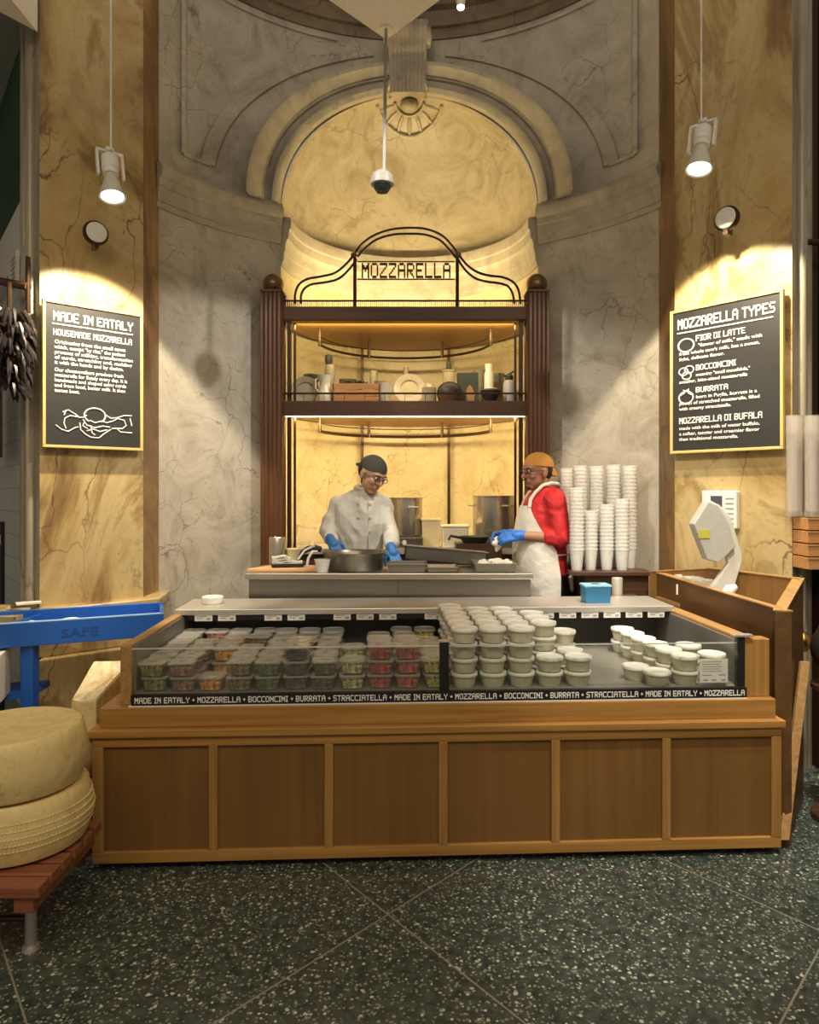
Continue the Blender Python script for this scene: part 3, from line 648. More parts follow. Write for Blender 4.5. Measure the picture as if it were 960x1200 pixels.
# slim uprights
for x, y in ((X0+.035, YD+.02), (X1-.035, YD+.02)):
    MB().box(x-.014, x+.014, y-.014, y+.014, .9, 2.83).build('upright', DMET, r, bevel=.003)
    xx = x+(.03 if x < XM else -.03)
    MB().box(xx-.008, xx+.008, y+.05, y+.07, .9, 2.73).build('upright', DMET, r)
for px in (425, 526):
    p = at(px, 560, 5.98); yy = min(5.98, YN+ND*math.sqrt(1-(p.x/NA)**2)-.06)
    MB().box(p.x-.012, p.x+.012, yy-.012, yy+.012, 1.0, 2.72).build('upright', DMET, r)
# hanging curved rails
def rail(z, za, r_, nm):
    pts = [(XM+.64*math.cos(a), 5.12+.62*math.sin(a), z) for a in [math.pi*(.04+.92*k/24) for k in range(25)]]
    m = MB().tube(pts, r_, 8)
    for k in (0, 8, 16, 24): m.tube([pts[k], (pts[k][0], pts[k][1], za)], .009, 8); m.tube([(pts[k][0], pts[k][1], z-.012), (pts[k][0], pts[k][1], z+.05)], .013, 8)
    if za-z > .09: m.tube([(p[0], p[1], z+.06) for p in pts], .004, 6)
    m.build(nm, DMET, r, smooth=True)
rail(2.60, 2.73, .010, 'hanging_rail'); rail(1.955, 2.07, .012, 'hanging_rail')
# light strips under both shelves and behind the top rail
m = MB().box(X0+.01, X1-.01, YD+.003, YD+.018, 2.040, 2.058); m.build('light_strip', LED, r, label='glowing strip under the lower shelf')
# crest: double tubes, posts, sign
m = MB()
def P2(px, py): return at(px, py, YD-.01)
crest = [[(346, 356), (346, 345), (350, 334), (360, 327), (376, 324), (392, 320), (404, 311), (414, 300), (423, 287), (438, 276), (458, 269), (480, 267), (500, 268.5), (518, 276), (530, 288), (538, 299), (548, 311), (560, 319), (574, 323), (590, 325), (602, 331), (608, 341), (610, 356)],
         [(353, 356), (353, 346), (357, 338), (366, 333), (380, 331), (396, 327), (408, 317), (418, 304)], [(419, 301), (427, 292), (441, 281), (460, 275), (480, 274), (498, 275), (515, 281), (526, 292), (534, 302)],
         [(537, 304), (545, 316), (557, 326), (571, 330), (586, 332), (596, 336), (601, 345), (603, 356)]]
def smoothp(P):
    out = []
    for i in range(len(P)-1):
        p0, p1, p2, p3 = P[max(0, i-1)], P[i], P[i+1], P[min(len(P)-1, i+2)]
        for k in range(4):
            t = k/4; out.append(tuple(.5*((2*p1[j])+(-p0[j]+p2[j])*t+(2*p0[j]-5*p1[j]+4*p2[j]-p3[j])*t*t+(-p0[j]+3*p1[j]-3*p2[j]+p3[j])*t**3) for j in (0, 1)))
    return out+[P[-1]]
for c_ in crest: m.tube([P2(*q) for q in smoothp(c_)], .0085, 8)
for px in (416, 536):
    m.tube([P2(px, 302), P2(px, 360)], .0125, 8)
m.build('crest_rail', DMET, r, smooth=True)
for px in (415, 537): MB().ell(P2(px, 299), (.024, .024, .022), nu=14, nv=10).build('crest_knob', BRONZE, r, smooth=True)
a = P2(419, 328); b_ = P2(533, 306)
sg_ = MB().box(a.x, b_.x, YD-.015, YD-.003, a.z, a.z+.008).box(a.x, b_.x, YD-.015, YD-.003, b_.z-.008, b_.z).build('sign_bar', DMET, r)
m = MB(); pixtext(m, 'MOZZARELLA', a.x+.03, a.z+.014, b_.x-a.x-.06, b_.z-a.z-.028, YD-.013, YD-.004, 1.0); m.build('lettering', DMET, r)
# lights belonging to the shelves: warm tubes throwing light onto the marble
def strip_light(name, loc, target, power, sx, sy=.03): return area(name, loc, target, power, sx, sy, (1, .76, .36))
strip_light('shelf_strip_light', (XM, 5.06, 2.035), (XM, 5.75, 1.35), 19, 1.6)
strip_light('upper_shelf_light', (XM, 5.06, 2.70), (XM, 5.9, 2.2), 9, 1.6)
strip_light('crown_cove_light', (XM, 5.50, 2.86), (XM, 5.80, 3.75), 24, 1.1, .08)

# ---- things on the shelves
SZ = 2.149
def on_shelf(px, d=5.2): return Vector(((px-CX)/F*d, d, SZ))
K = 5.2/F
def lat(name, label, cat, px, d, prof, mt, n=24, grp=None):
    o = MB().lathe([(max(.001, a*K), b*K) for a, b in prof], n=n).build(name, mt, smooth=True); o.location = on_shelf(px, d); return tag(o, label, cat, grp)
def stand_plate(px, d, rad, mt, label, ring=True):
    p = on_shelf(px, d); Mr = Matrix.Rotation(math.radians(78), 4, 'X')
    o = MB().lathe([(.001, 0), (rad*.6, 0), (rad*.65, .008), (rad, .022), (rad, .028), (rad*.63, .016), (rad*.58, .008), (.001, .008)], n=36, M=Mr).build('plate', mt, smooth=True)
    o.location = p+Vector((0, .03, rad*.99)); tag(o, label, 'plate')
stand_plate(357, 5.17, .105, CERG, 'grey round platter standing upright at the left end of the shelf')
lat('pedestal_bowl', 'dull grey pedestal bowl behind the grey platter', 'bowl', 368, 5.34, [(0,0),(8,0),(8,2),(3,4),(3,28),(5,31),(13,38),(13,39),(0,36)], CERG)
r = thing('milk_jug', 'cream ceramic milk jug beside the grey platter', 'jug', on_shelf(381, 5.14))
MB().lathe([(max(.001, a*K), b*K) for a, b in [(0,0),(8,0),(9,3),(9,12),(6,20),(6,26),(9,33),(8.4,33),(5,26),(0,25)]], n=24).build('body', CERAM, r, smooth=True)
MB().tube([(-.04, 0, .19), (-.068, 0, .18), (-.07, 0, .12), (-.05, 0, .09)], .006, 8).build('handle', CERAM, r, smooth=True)
r = thing('pepper_mill', 'tall grey pepper mill with dark knob behind the milk jug', 'mill', on_shelf(387, 5.3))
MB().lathe([(.001,0),(.045,0),(.045,.02),(.036,.06),(.034,.18),(.042,.28),(.036,.315),(.001,.32)], n=24).build('body', CERG, r, smooth=True)
MB().lathe([(.001,0),(.02,0),(.03,.03),(.026,.07),(.001,.08)], c=(-.012,0,.318), n=20).build('knob', RUB, r, smooth=True)
def crate(px0, px1, d, h, mt, name, label, dep=.16):
    x0 = (px0-CX)/F*d; x1 = (px1-CX)/F*d; t = .008; w_ = x1-x0
    m = MB().box(0, w_, 0, dep, 0, t)
    for k in range(3):
        z0 = h*k/3+.004; z1 = h*(k+1)/3-.004
        m.box(0, w_, 0, t, z0, z1).box(0, w_, dep-t, dep, z0, z1).box(0, t, 0, dep, z0, z1).box(w_-t, w_, 0, dep, z0, z1)
    for cx_ in (0, w_-.014): m.box(cx_, cx_+.014, t, t+.014, 0, h).box(cx_, cx_+.014, dep-t-.014, dep-t, 0, h)
    o = m.build(name, mt, bevel=.001); o.location = (x0, d-dep/2, SZ); return tag(o, label, 'crate')
crate(391, 446, 5.16, .145, CRATE, 'wooden_crate', 'orange wooden crate with greenery on the lower shelf', .17)
m = MB()
for k in range(90):
    a = random.uniform(0, 6.28); rr = random.uniform(0, 1); m.ell((rr*.085*math.cos(a), .045*rr*math.sin(a), .02+random.uniform(0, .055)), (.018, .012, .006), rot(random.uniform(0, 6), random.uniform(-1, 1)), 6, 4)
o = m.build('leaf_bunch', mat('olive_leaves', (.05,.07,.015), .7)); o.location = on_shelf(418, 5.16)+Vector((0, 0, .10)); tag(o, 'dark green leafy bunch lying in the orange crate', 'leaves')
o = MB().box(-.065, .065, -.04, .04, 0, .08).build('dark_box', mat('dark_brown_box', (.03,.018,.01), .6), bevel=.006); o.location = on_shelf(408, 5.38)+Vector((0, 0, .14)); tag(o, 'black box showing behind the orange crate', 'box')
o = MB().box(-.075, .075, -.045, .045, 0, .139).build('stand_box', BRW, bevel=.004); o.location = on_shelf(408, 5.38); tag(o, 'brown box under the black box behind the crate', 'box')
lat('grey_canister', 'slim grey canister between crate and cream bowls', 'canister', 438, 5.42, [(0,0),(5,0),(5,44),(4,46),(0,46)], CERG)
o = MB().box(-.045, .045, -.03, .03, 0, .20).build('red_box', mat('dark_red_box', (.10,.02,.012), .6), bevel=.004); o.location = on_shelf(446, 5.36); tag(o, 'dark red box behind the stacked cream bowls', 'box')
for k in range(3):
    o = lat('small_bowl', ('lowest', 'middle', 'topmost')[k]+' of three nested cream bowls left of the cream plate', 'bowl', 450, 5.14, [(0,0),(6,0),(7,2),(10.5,11),(9.7,11),(5,3),(0,2)], CERAM, grp='nested cream bowls on the shelf'); o.location.z += k*.034+.016
lat('bowl_stand', 'small dark pedestal under the nested cream bowls', 'stand', 450, 5.14, [(0,0),(7,0),(6,2),(6,2.5),(0,2.5)], RUB)
stand_plate(480, 5.17, .115, CERAM, 'cream rimmed plate standing upright at the middle of the shelf')
lat('dark_bottle', 'slim grey bottle peeking up behind the cream plate', 'bottle', 476, 5.42, [(0,0),(6,0),(6,30),(3,38),(3,50),(0,50)], CERG)
lat('glass_jar', 'small glass jar with lid right of the cream plate', 'jar', 503, 5.16, [(0,0),(8,0),(8.5,3),(8.5,19),(6,22),(5,24),(0,25)], GLS)
r = thing('bread_basket', 'dark domed loaf in a brown basket right of the glass jar', 'basket', on_shelf(527, 5.14))
MB().lathe([(.001,0),(.075,0),(.09,.05),(.093,.07),(.085,.07),(.001,.06)], n=28).build('basket', BRW, r, smooth=True)
MB().ell((0, 0, .08), (.095, .07, .085), nu=20, nv=12).build('loaf', mat('dark_crust', (.022,.012,.008), .5), r, smooth=True)
r = thing('lantern_jar', 'tall glass canister with dark spout behind the basket', 'canister', on_shelf(526, 5.36))
MB().lathe([(.001,0),(.055,0),(.055,.03),(.046,.27),(.05,.275),(.05,.285),(.001,.29)], n=24).build('body', GLS, r, smooth=True)
MB().lathe([(.001,0),(.018,0),(.018,.045),(.012,.06),(.001,.06)], c=(0,0,.29), n=16).build('spout', RUB, r, smooth=True)
MB().tube([(.05, 0, .25), (.075, 0, .24), (.075, 0, .12), (.052, 0, .11)], .005, 8).build('handle', GLS, r, smooth=True)
r = thing('cookbook', 'upright book with dark cover and brown picture right of the loaf', 'book', on_shelf(548, 5.2), math.radians(-8))
MB().box(-.075, .075, 0, .03, 0, .235).build('pages', PAPER, r); MB().box(-.079, .079, -.005, 0, 0, .24).box(-.079, -.075, -.005, .034, 0, .24).box(-.079, .079, .03, .034, 0, .24).build('cover', mat('dark_green_cover', (.03,.035,.015), .5), r)
m = MB().xz([(-.01, .03), (.05, .03), (.055, .08), (.035, .13), (.015, .15), (-.005, .12), (-.015, .07)], -.008, -.005).build('picture', mat('tan_picture', (.35,.17,.07), .6), r)
lat('steel_tumbler', 'grey cup stacked on top behind the white bottle', 'cup', 562, 5.4, [(0,0),(6,0),(7,42),(8,46),(7,46),(0,40)], CERG)
lat('white_bottle', 'tall pale bottle standing right of the upright book', 'bottle', 573, 5.2, [(0,0),(5.5,0),(5.5,36),(4,40),(4.5,48),(0,48)], CERAM)
r = thing('saucepan', 'small saucepan with handle raised on the brown box', 'pan', on_shelf(583, 5.38)+Vector((0, 0, .19)))
MB().lathe([(.001,0),(.05,0),(.055,.07),(.05,.07),(.045,.01),(.001,.01)], n=24).build('pan_body', STEELD, r, smooth=True)
MB().tube([(.05, 0, .05), (.10, 0, .075), (.14, 0, .10)], .007, 8).build('handle', RUB, r, smooth=True)
o = MB().box(-.085, .085, -.05, .05, 0, .188).build('brown_carton', mat('brown_carton', (.07,.035,.02), .7), bevel=.004); o.location = on_shelf(580, 5.38); tag(o, 'dark brown carton under the saucepan', 'box')
lat('serving_bowl', 'dark bowl with pale rim in front of the white bottle', 'bowl', 575, 5.10, [(0,0),(5,0),(6,2),(11,11),(12,14),(10,14),(5,4),(0,3)], RUB)
lat('small_saucer', 'white saucer tilted on the dark bowl', 'saucer', 575, 5.10, [(0,14),(7,14),(9,16),(7,17),(0,16)], CERAM)
r = thing('storage_jar', 'grey ceramic jar with black lid at the right end of the shelf', 'jar', on_shelf(597, 5.16))
MB().lathe([(.001,0),(.046,0),(.048,.02),(.046,.15),(.035,.175),(.001,.175)], n=24).build('body', mat('blue_grey_ceramic', (.40,.38,.34), .4), r, smooth=True)
MB().lathe([(.001,0),(.028,0),(.03,.03),(.018,.045),(.001,.045)], c=(0,0,.175), n=20).build('lid', RUB, r, smooth=True)

# ============================================================ BACK COUNTER IN NICHE
r = thing('back_counter', 'dark counter across the niche carrying the stock pots', 'counter', (0, 0, 0))
MB().prism([(-.86, 5.10), (.80, 5.10), (.78, 5.35), (.55, 5.75), (0, 5.98), (-.55, 5.78), (-.84, 5.40)], 1.05, 1.09).build('worktop', STEEL, r)
MB().prism([(-.84, 5.14), (.78, 5.14), (.50, 5.70), (-.52, 5.70)], 0, 1.05).build('cabinet', DKW, r)
def stockpot(px, d, rad, h, label, grp='stock pots'):
    x = (px-CX)/F*d; r = thing('stock_pot', label, 'pot', (x, d, 1.175), 0, grp)
    MB().lathe([(.001,0),(rad*.97,0),(rad,.012),(rad,h-.01),(rad+.008,h-.006),(rad+.008,h),(rad-.006,h),(rad-.006,.012),(.001,.012)], n=40).build('pot_body', STEELV, r, smooth=True)
    for sx in (-1, 1):
        MB().tube([(sx*.04-.03, -rad+.004, h*.78), (sx*.04-.03, -rad-.03, h*.78), ] if False else [(sx*rad*.5-.035, -rad*.86, h*.74), (sx*rad*.5-.035, -rad-.035, h*.76), (sx*rad*.5+.035, -rad-.035, h*.76), (sx*rad*.5+.035, -rad*.82, h*.74)], .006, 8).build('handle', STEELV, r, smooth=True) if sx > 0 else \
        MB().tube([(-rad*.98, -.04, h*.75), (-rad-.035, -.04, h*.76), (-rad-.035, .04, h*.76), (-rad*.98, .04, h*.75)], .006, 8).build('handle', STEELV, r, smooth=True)
    b = thing('hot_plate', 'dark electric hot plate under '+label, 'hot plate', (x, d, 1.092), 0, 'hot plates')
    MB().box(-rad, rad, -rad, rad, 0, .078).build('body', STEELD, b, bevel=.006)
    MB().lathe([(.001,0),(rad*.7,0),(rad*.7,.004),(.001,.004)], c=(0,0,.078), n=30).build('plate', RUB, b)
    MB().tube([(0, -rad, .04), (0, -rad-.02, .04)], .016, 14).build('knob', WHT, b)
    return r
stockpot(474, 5.28, .135, .285, 'tall steel stock pot directly right of the man in white')
stockpot(579, 5.28, .158, .30, 'wide steel stock pot beside the man in red')
def at_counter(px, d): return Vector(((px-CX)/F*d, d, 1.091))
r = thing('plastic_bin', 'cream plastic bin between the two stock pots', 'bin', at_counter(505, 5.22))
MB().rings([[(a*s_, b*s_, z) for a, b in ((-.068,-.06),(.068,-.06),(.068,.06),(-.068,.06))] for s_, z in ((.88,0),(1,.20),(1.08,.20),(1.08,.215),(.96,.215),(.85,.01))]).build('bin_body', BEIGE, r, bevel=.004)
r = thing('white_tub', 'squat white plastic tub in front of the wide stock pot', 'tub', at_counter(533, 5.2))
MB().rings([[(a*s_, b*s_, z) for a, b in ((-.10,-.07),(.10,-.07),(.10,.07),(-.10,.07))] for s_, z in ((.9,0),(1,.15))]).build('tub_body', CERAM, r, bevel=.01)
MB().box(-.106, .106, -.076, .076, .15, .17).build('lid', CERAM, r, bevel=.006)
r = thing('frying_pan', 'black frying pan lying before the wide stock pot', 'pan', at(556, 636, 5.0))
MB().lathe([(.001,0),(.08,0),(.11,.045),(.105,.045),(.075,.006),(.001,.006)], n=28).build('pan_body', RUB, r, smooth=True)
MB().tube([(-.10, 0, .035), (-.17, -.02, .05), (-.185, -.02, .02)], .010, 8).build('handle', RUB, r, smooth=True)
r['label'] = 'black frying pan with handle before the wide stock pot'
o = MB().box(-.16, .16, -.10, .10, 0, 1.14).build('pan_stand', DKW); p = at(560, 640, 5.0); o.location = (p.x, 5.0, 0); tag(o, 'dark narrow stand under the frying pan', 'stand')
bpy.data.objects['frying_pan'].location.z = 1.141

# ============================================================ PREP TABLE
TZ, TY0, TY1 = 1.037, 4.0, 4.46
TX0, TX1 = at(287, 672, TY0).x, at(625, 672, TY0).x
r = thing('prep_table', 'stainless steel work table in front of the two workers', 'table', ((TX0+TX1)/2, TY0, 0))
hw = (TX1-TX0)/2
MB().box(-hw, hw, 0, TY1-TY0, TZ-.035, TZ).build('tabletop', STEELT, r, bevel=.005)
MB().box(-hw+.02, hw-.012, .012, .03, TZ-.20, TZ-.03).box(.05, .054, .008, .013, TZ-.19, TZ-.035).build('apron_panel', STEELD, r, bevel=.003)
for sx in (-1, 1):
    for yy in (.06, TY1-TY0-.05): MB().tube([(sx*(hw-.06), yy, 0), (sx*(hw-.06), yy, TZ-.03)], .02, 12).build('leg', STEEL, r, smooth=True)
MB().box(-hw+.04, hw-.04, .03, TY1-TY0-.03, .25, .27).build('undershelf', STEEL, r)
def tab(px, d): return Vector(((px-CX)/F*d, d, TZ+.001))
r = thing('pan_ring', 'wide round steel pan in front of the man in white', 'pan', tab(415, 4.2))
MB().lathe([(.001,0),(.165,0),(.175,.012),(.178,.085),(.188,.10),(.190,.105),(.184,.108),(.170,.09),(.165,.015),(.001,.014)], n=48).build('pan_body', STEELD, r, smooth=True)
MB().lathe([(.001,.05),(.166,.05),(.166,.052),(.001,.052)], n=40).build('water', mat('milky_water', (.35,.30,.2), .08), r)
r = thing('chopping_board', 'peach coloured chopping board at the left end of the table', 'board', tab(336, 4.16))
MB().rings([[(-.215,-.085,z),(.21,-.085,z),(.18,.10,z),(-.13,.10,z)] for z in (0, .018)]).build('board_body', CORK, r, bevel=.004)
r = thing('folded_towel', 'folded white towel on a black tray on the chopping board', 'towel', tab(337, 4.17)+Vector((0, 0, .019)), math.radians(12))
MB().rings([[(a*s_, b*s_, z) for a, b in ((-.10,-.055),(.10,-.055),(.10,.055),(-.10,.055))] for s_, z in ((.9,0),(1,.022),(.95,.022),(.86,.006))]).build('tray', RUB, r, bevel=.003)
m = MB(); 
for k in range(4): m.rings([[(x, y, .012+k*.012+.004*math.sin(x*60+k)+(.006 if x < 0 else 0)+z) for z, y in ((0,-.048+k*.004), (.010,-.05+k*.004), (.010,.045), (0,.047))] for x in [-.092+.012*i for i in range(10 if k > 1 else 16)]])
m.build('cloth', COAT, r, smooth=True)
r = thing('plastic_cup', 'short clear plastic cup in front of the wide pan', 'cup', tab(378, 4.035))
MB().lathe([(.001,.001),(.032,0),(.045,.072),(.048,.072),(.048,.076),(.043,.076),(.030,.004),(.001,.004)], n=28).build('cup_body', CUPM, r, smooth=True)
r = thing('steel_canister', 'pair-height steel canister at the left end of the table', 'canister', tab(325, 4.40))
r['label'] = 'upright steel canister behind the chopping board at far left'
MB().lathe([(.001,0),(.048,0),(.05,.006),(.05,.175),(.047,.18),(.044,.175),(.044,.01),(.001,.01)], n=32).build('canister_body', STEELV, r, smooth=True)
r = thing('deli_cup', 'beige cup standing right of the steel canister', 'cup', tab(343, 4.43))
MB().lathe([(.001,0),(.033,0),(.042,.10),(.045,.105),(.041,.108),(.031,.005),(.001,.004)], n=28).build('cup_body', BEIGE, r, smooth=True)
r = thing('recipe_stand', 'small pale recipe stand leaning behind the beige cup', 'frame', at_counter(355, 5.18), 0)
Mx = Matrix.Rotation(math.radians(-12), 4, 'X') @ Matrix.Rotation(math.radians(8), 4, 'Y')
MB().box(-.075, .07, 0, .012, 0, .015, Mx).box(-.075, .07, 0, .012, .15, .165, Mx).box(-.075, -.06, 0, .012, 0, .165, Mx).box(.055, .07, 0, .012, 0, .165, Mx).build('stand_body', BEIGE, r)
r = thing('spray_hose', 'black and white spray hose by the left hand of the man in white', 'hose', tab(362, 4.34))
MB().tube([(-.06, 0, .035), (-.04, 0, .09), (.0, -.02, .115), (.04, -.03, .12), (.075, -.01, .11)], [.014,.016,.018,.02,.018], 12).build('nozzle', RUB, r, smooth=True)
MB().tube([(.055, -.03, .10), (.03, -.045, .10), (.005, -.05, .06), (-.005, -.045, .01)], .008, 10).build('hose_loop', WHT, r, smooth=True)
MB().tube([(-.06, -.03, .05), (-.02, -.035, .105), (.04, -.05, .135)], .007, 10).build('trigger', WHT, r, smooth=True)
MB().lathe([(.001,0),(.05,0),(.045,.03),(.001,.035)], c=(-.05,0,0), n=20).build('hose_base', RUB, r, smooth=True)
# hotel pans on the right half
def hotelpan(px, d, wx, wy, h, label, rz=0, tilt=0):
    r = thing('steam_pan', label, 'pan', tab(px, d), rz, 'steel pans on the table')
    M_ = Matrix.Rotation(tilt, 4, 'Y')
    sec = [(.86,0),(.93,h-.006),(1.0,h-.004),(1.0,h),(.91,h),(.84,.006)]
    MB().rings([[M_ @ Vector((a*wx/2*s_, b*wy/2*s_, z)) for a, b in ((-1,-1),(1,-1),(1,1),(-1,1))] for s_, z in sec]).build('pan_body', STEELD, r, bevel=.004); return r
hotelpan(477, 4.13, .24, .20, .05, 'shallow steel pan under the right hand of the man in white')
hotelpan(518, 4.13, .19, .20, .03, 'low empty steel pan in the middle of the table')
r = hotelpan(578, 4.18, .26, .26, .05, 'steel pan full of white curd before the man in red')
r = thing('curd_pile', 'heap of torn white curd in the steel pan', 'curd', tab(580, 4.17)+Vector((0, 0, .03)))
m = MB()
for k in range(26): m.ell((random.uniform(-.09, .09), random.uniform(-.085, .085), random.uniform(0, .025)), (random.uniform(.02, .045), random.uniform(.012, .02), .012), rot(random.uniform(0, 3)), 8, 6)
m.build('curd_strands', CURD, r, remesh=.006, sm=2)
r = thing('tilted_drainer', 'long dark steel drainer sloping behind the steam pans', 'drainer', tab(524, 4.36))
m = MB(); Mx = Matrix.Rotation(math.radians(5), 4, 'Y')
for bx in ((-.27, .24, -.06, -.05, 0, .085), (-.27, .24, .06, .07, 0, .085), (-.27, -.26, -.06, .07, 0, .085), (.23, .24, -.06, .07, 0, .085), (-.27, .24, -.06, .07, 0, .008), (-.28, .25, -.068, -.05, .082, .09)): m.box(*bx, Mx)
for v in m.v: v.z += .026
m.build('drainer_body', STEELD, r, bevel=.002)
# right rear service counter carrying nested cups
r = thing('service_counter', 'dark wood counter behind the man in red carrying the cup stacks', 'counter', (0, 0, 0))
MB().prism([(1.0, 4.30), (1.50, 4.30), (1.50, 4.48), (1.28, 4.88), (1.05, 5.03), (1.05, 4.90), (1.075, 4.87), (1.075, 4.45), (1.0, 4.44)], .985, 1.012).build('worktop', DKW, r, bevel=.004)
MB().prism([(1.09, 4.33), (1.48, 4.33), (1.48, 4.46), (1.10, 4.82)], 0, .985).build('cabinet', DKW, r)
cup = thing('stacked_cup', '', 'cup', (0, 0, -5)); 
MB().lathe([(.001,0),(.032,0),(.0455,.125),(.049,.127),(.049,.134),(.044,.134),(.031,.003),(.001,.003)], n=20).build('cup_body', CUPM, cup, smooth=True)
first = True
stacks = [(664, 1.67, 4.93, 'leftmost tall stack'), (680, 1.675, 4.60, 'second tall stack'), (699, 1.672, 4.60, 'middle tall stack'), (719, 1.680, 4.58, 'fourth tall stack'), (738, 1.672, 4.52, 'tall stack nearest the pilaster'),
          (676, 1.53, 4.385, 'front stack by the red sleeve'), (692, 1.385, 4.42, 'shortest front stack'), (711, 1.425, 4.42, 'middle front stack'), (729, 1.46, 4.40, 'front stack nearest the pilaster')]
for px, top, d, nm in stacks:
    n = max(1, int(round((top-.134-1.013)/.0235)))+1
    for k in range(n):
        z = 1.0125+k*(top-.134-1.013)/max(1, n-1)
        lab = ('topmost' if k == n-1 else ('bottom' if k == 0 else ('lower' if k < n*.5 else 'upper')))
        lb = f'{lab} translucent plastic cup of the {nm}' if lab in ('topmost', 'bottom') else f'nested translucent cup in the {lab} half of the {nm}'
        loc = ((px-CX)/F*d, d, z)
        if first: o = cup; o.location = loc; o['label'] = lb; first = False
        else: o = clone(cup, loc, None, lb)
        o['group'] = f'cups in the {nm}' 
# ============================================================ DISPLAY CASE (local frame: X along the front, Y to the back)
CO = Vector((-1.254, 2.764, 0)); CA = math.radians(2.66)
def cw(X, Y, Z=0): return CO+Vector((X*math.cos(CA)-Y*math.sin(CA), X*math.sin(CA)+Y*math.cos(CA), Z))
r = case = thing('display_counter', 'long oak counter with six front panels and an open glass-fronted chilled well', 'counter', CO, CA)
W_ = 2.796
MB().box(.03, W_-.03, .03, .98, .03, .53).build('cabinet_body', OAK, r)
MB().box(.06, W_-.06, .06, .95, 0, .035).build('toe_base', BLK, r)
m = MB().box(0, W_, 0, .03, .03, .075).box(0, W_, 0, .03, .49, .53)
m.build('bottom_and_top_rail', OAK, r, bevel=.003).name = 'face_rail'
for k in range(7):
    x = [.0, .458, .917, 1.378, 1.838, 2.298, W_-.042][k]
    wd = .042 if k in (0, 6) else .036
    MB().box(x if k in (0, 6) else x-.004, (x if k in (0, 6) else x-.004)+wd, -.001, .03, .074, .491).build('stile', OAKV, r, bevel=.003)
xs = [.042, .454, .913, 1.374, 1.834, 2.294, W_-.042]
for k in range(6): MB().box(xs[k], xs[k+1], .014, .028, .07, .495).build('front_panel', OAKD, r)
for X in (0, W_-.03):
    MB().box(X, X+.03, .0301, .98, .03, .53).build('end_panel', OAKY, r, bevel=.003)
MB().box(-.012, W_+.012, -.014, .99, .53, .56).build('ledge', OAK, r, bevel=.004)
MB().box(.02, W_-.012, .02, .98, .56, .640).build('plinth_top', OAK, r, bevel=.004)
# well sides
MB().box(.088, .135, .055, 1.02, .640, .882).build('side_wall', OAKY, r, bevel=.005)
MB().box(.135, .142, .09, 1.0, .66, .868).build('side_liner', CASEG, r)
MB().box(2.665, 2.775, .05, .115, .640, .885).build('end_block', OAKV, r, bevel=.005)
MB().box(2.665, 2.73, .115, 1.02, .640, .885).build('side_wall', OAKY, r, bevel=.005)
MB().box(2.655, 2.665, .09, 1.0, .66, .868).build('side_liner', CASEG, r)
MB().box(.14, 2.66, .07, .96, .645, .682).build('deck', DECK, r)
MB().box(.14, 2.66, .955, .975, .66, .90).build('rear_liner', CASEIN, r)
MB().box(.135, 2.665, .052, .058, .682, .866).build('front_glass', GLASS, r)
MB().box(.135, 1.38, .051, .059, .866, .870).box(1.42, 2.64, .051, .059, .866, .870).build('glass_edge', mat('glass_edge', (.55,.58,.52), .1), r)
MB().box(1.382, 1.42, .045, .07, .642, .885).build('divider_post', BLK, r, bevel=.003)
MB().box(2.635, 2.667, .045, .075, .642, .895).build('end_post', BLK, r, bevel=.003)
MB().box(2.62, 2.70, .04, .08, .895, .902).box(1.378, 1.424, .04, .075, .885, .89).build('post_cap', STEEL, r)
# black lettered strip
st = MB().box(.14, 2.665, .030, .052, .645, .686).build('lettered_strip', BLK, r)
MB().box(.13, 2.665, .028, .05, .640, .645).build('strip_ledge', WHT, r)
m = MB()
words = ['MADE IN EATALY', 'MOZZARELLA', 'BOCCONCINI', 'BURRATA', 'STRACCIATELLA', 'MADE IN EATALY', 'MOZZARELLA', 'BOCCONCINI', 'BURRATA', 'STRACCIATELLA', 'MADE IN EATALY', 'MOZZARELLA']
tot = ' • '.join(words); unit = (2.655-.155)/pixw(tot)
pixtext(m, tot, .155, .654, 2.655-.155, .023, .028, .0305, 1.1)
m.build('strip_lettering', CHALK, r)
# steel shelf at the rear with price tickets
MB().box(.10, 2.68, .78, 1.14, .888, .905).box(.10, 2.68, .775, .785, .876, .905).build('rear_shelf', STEEL, r, bevel=.003)
MB().box(.16, 2.66, .787, .80, .85, .888).build('ticket_rail', BLK, r)
for k in range(21):
    x = .20+k*.117
    if k in (2, 5, 9): continue
    tkt = MB().box(x, x+.088, .779, .783, .846, .878).build('price_ticket', PAPER, r)
    MB().box(x+.01, x+.06, .7775, .779, .868, .872).box(x+.01, x+.04, .7775, .779, .858, .862).box(x+.06, x+.08, .7775, .779, .853, .863).build('print', GREYP, tkt)
MB().box(2.48, 2.60, .061, .064, .70, .80).build('info_card', PAPER, r, label='white printed card inside the front glass')
m = MB()
for k in range(5): m.box(2.49, 2.575-.01*(k % 2), .0605, .061, .786-k*.010, .789-k*.010)
m.box(2.49, 2.53, .0605, .061, .730, .734).box(2.56, 2.59, .0605, .061, .730, .735)
for x in (2.495, 2.53, 2.57): m.box(x, x+.02, .0605, .061, .708, .714)
m.build('card_print', GREYP, r)

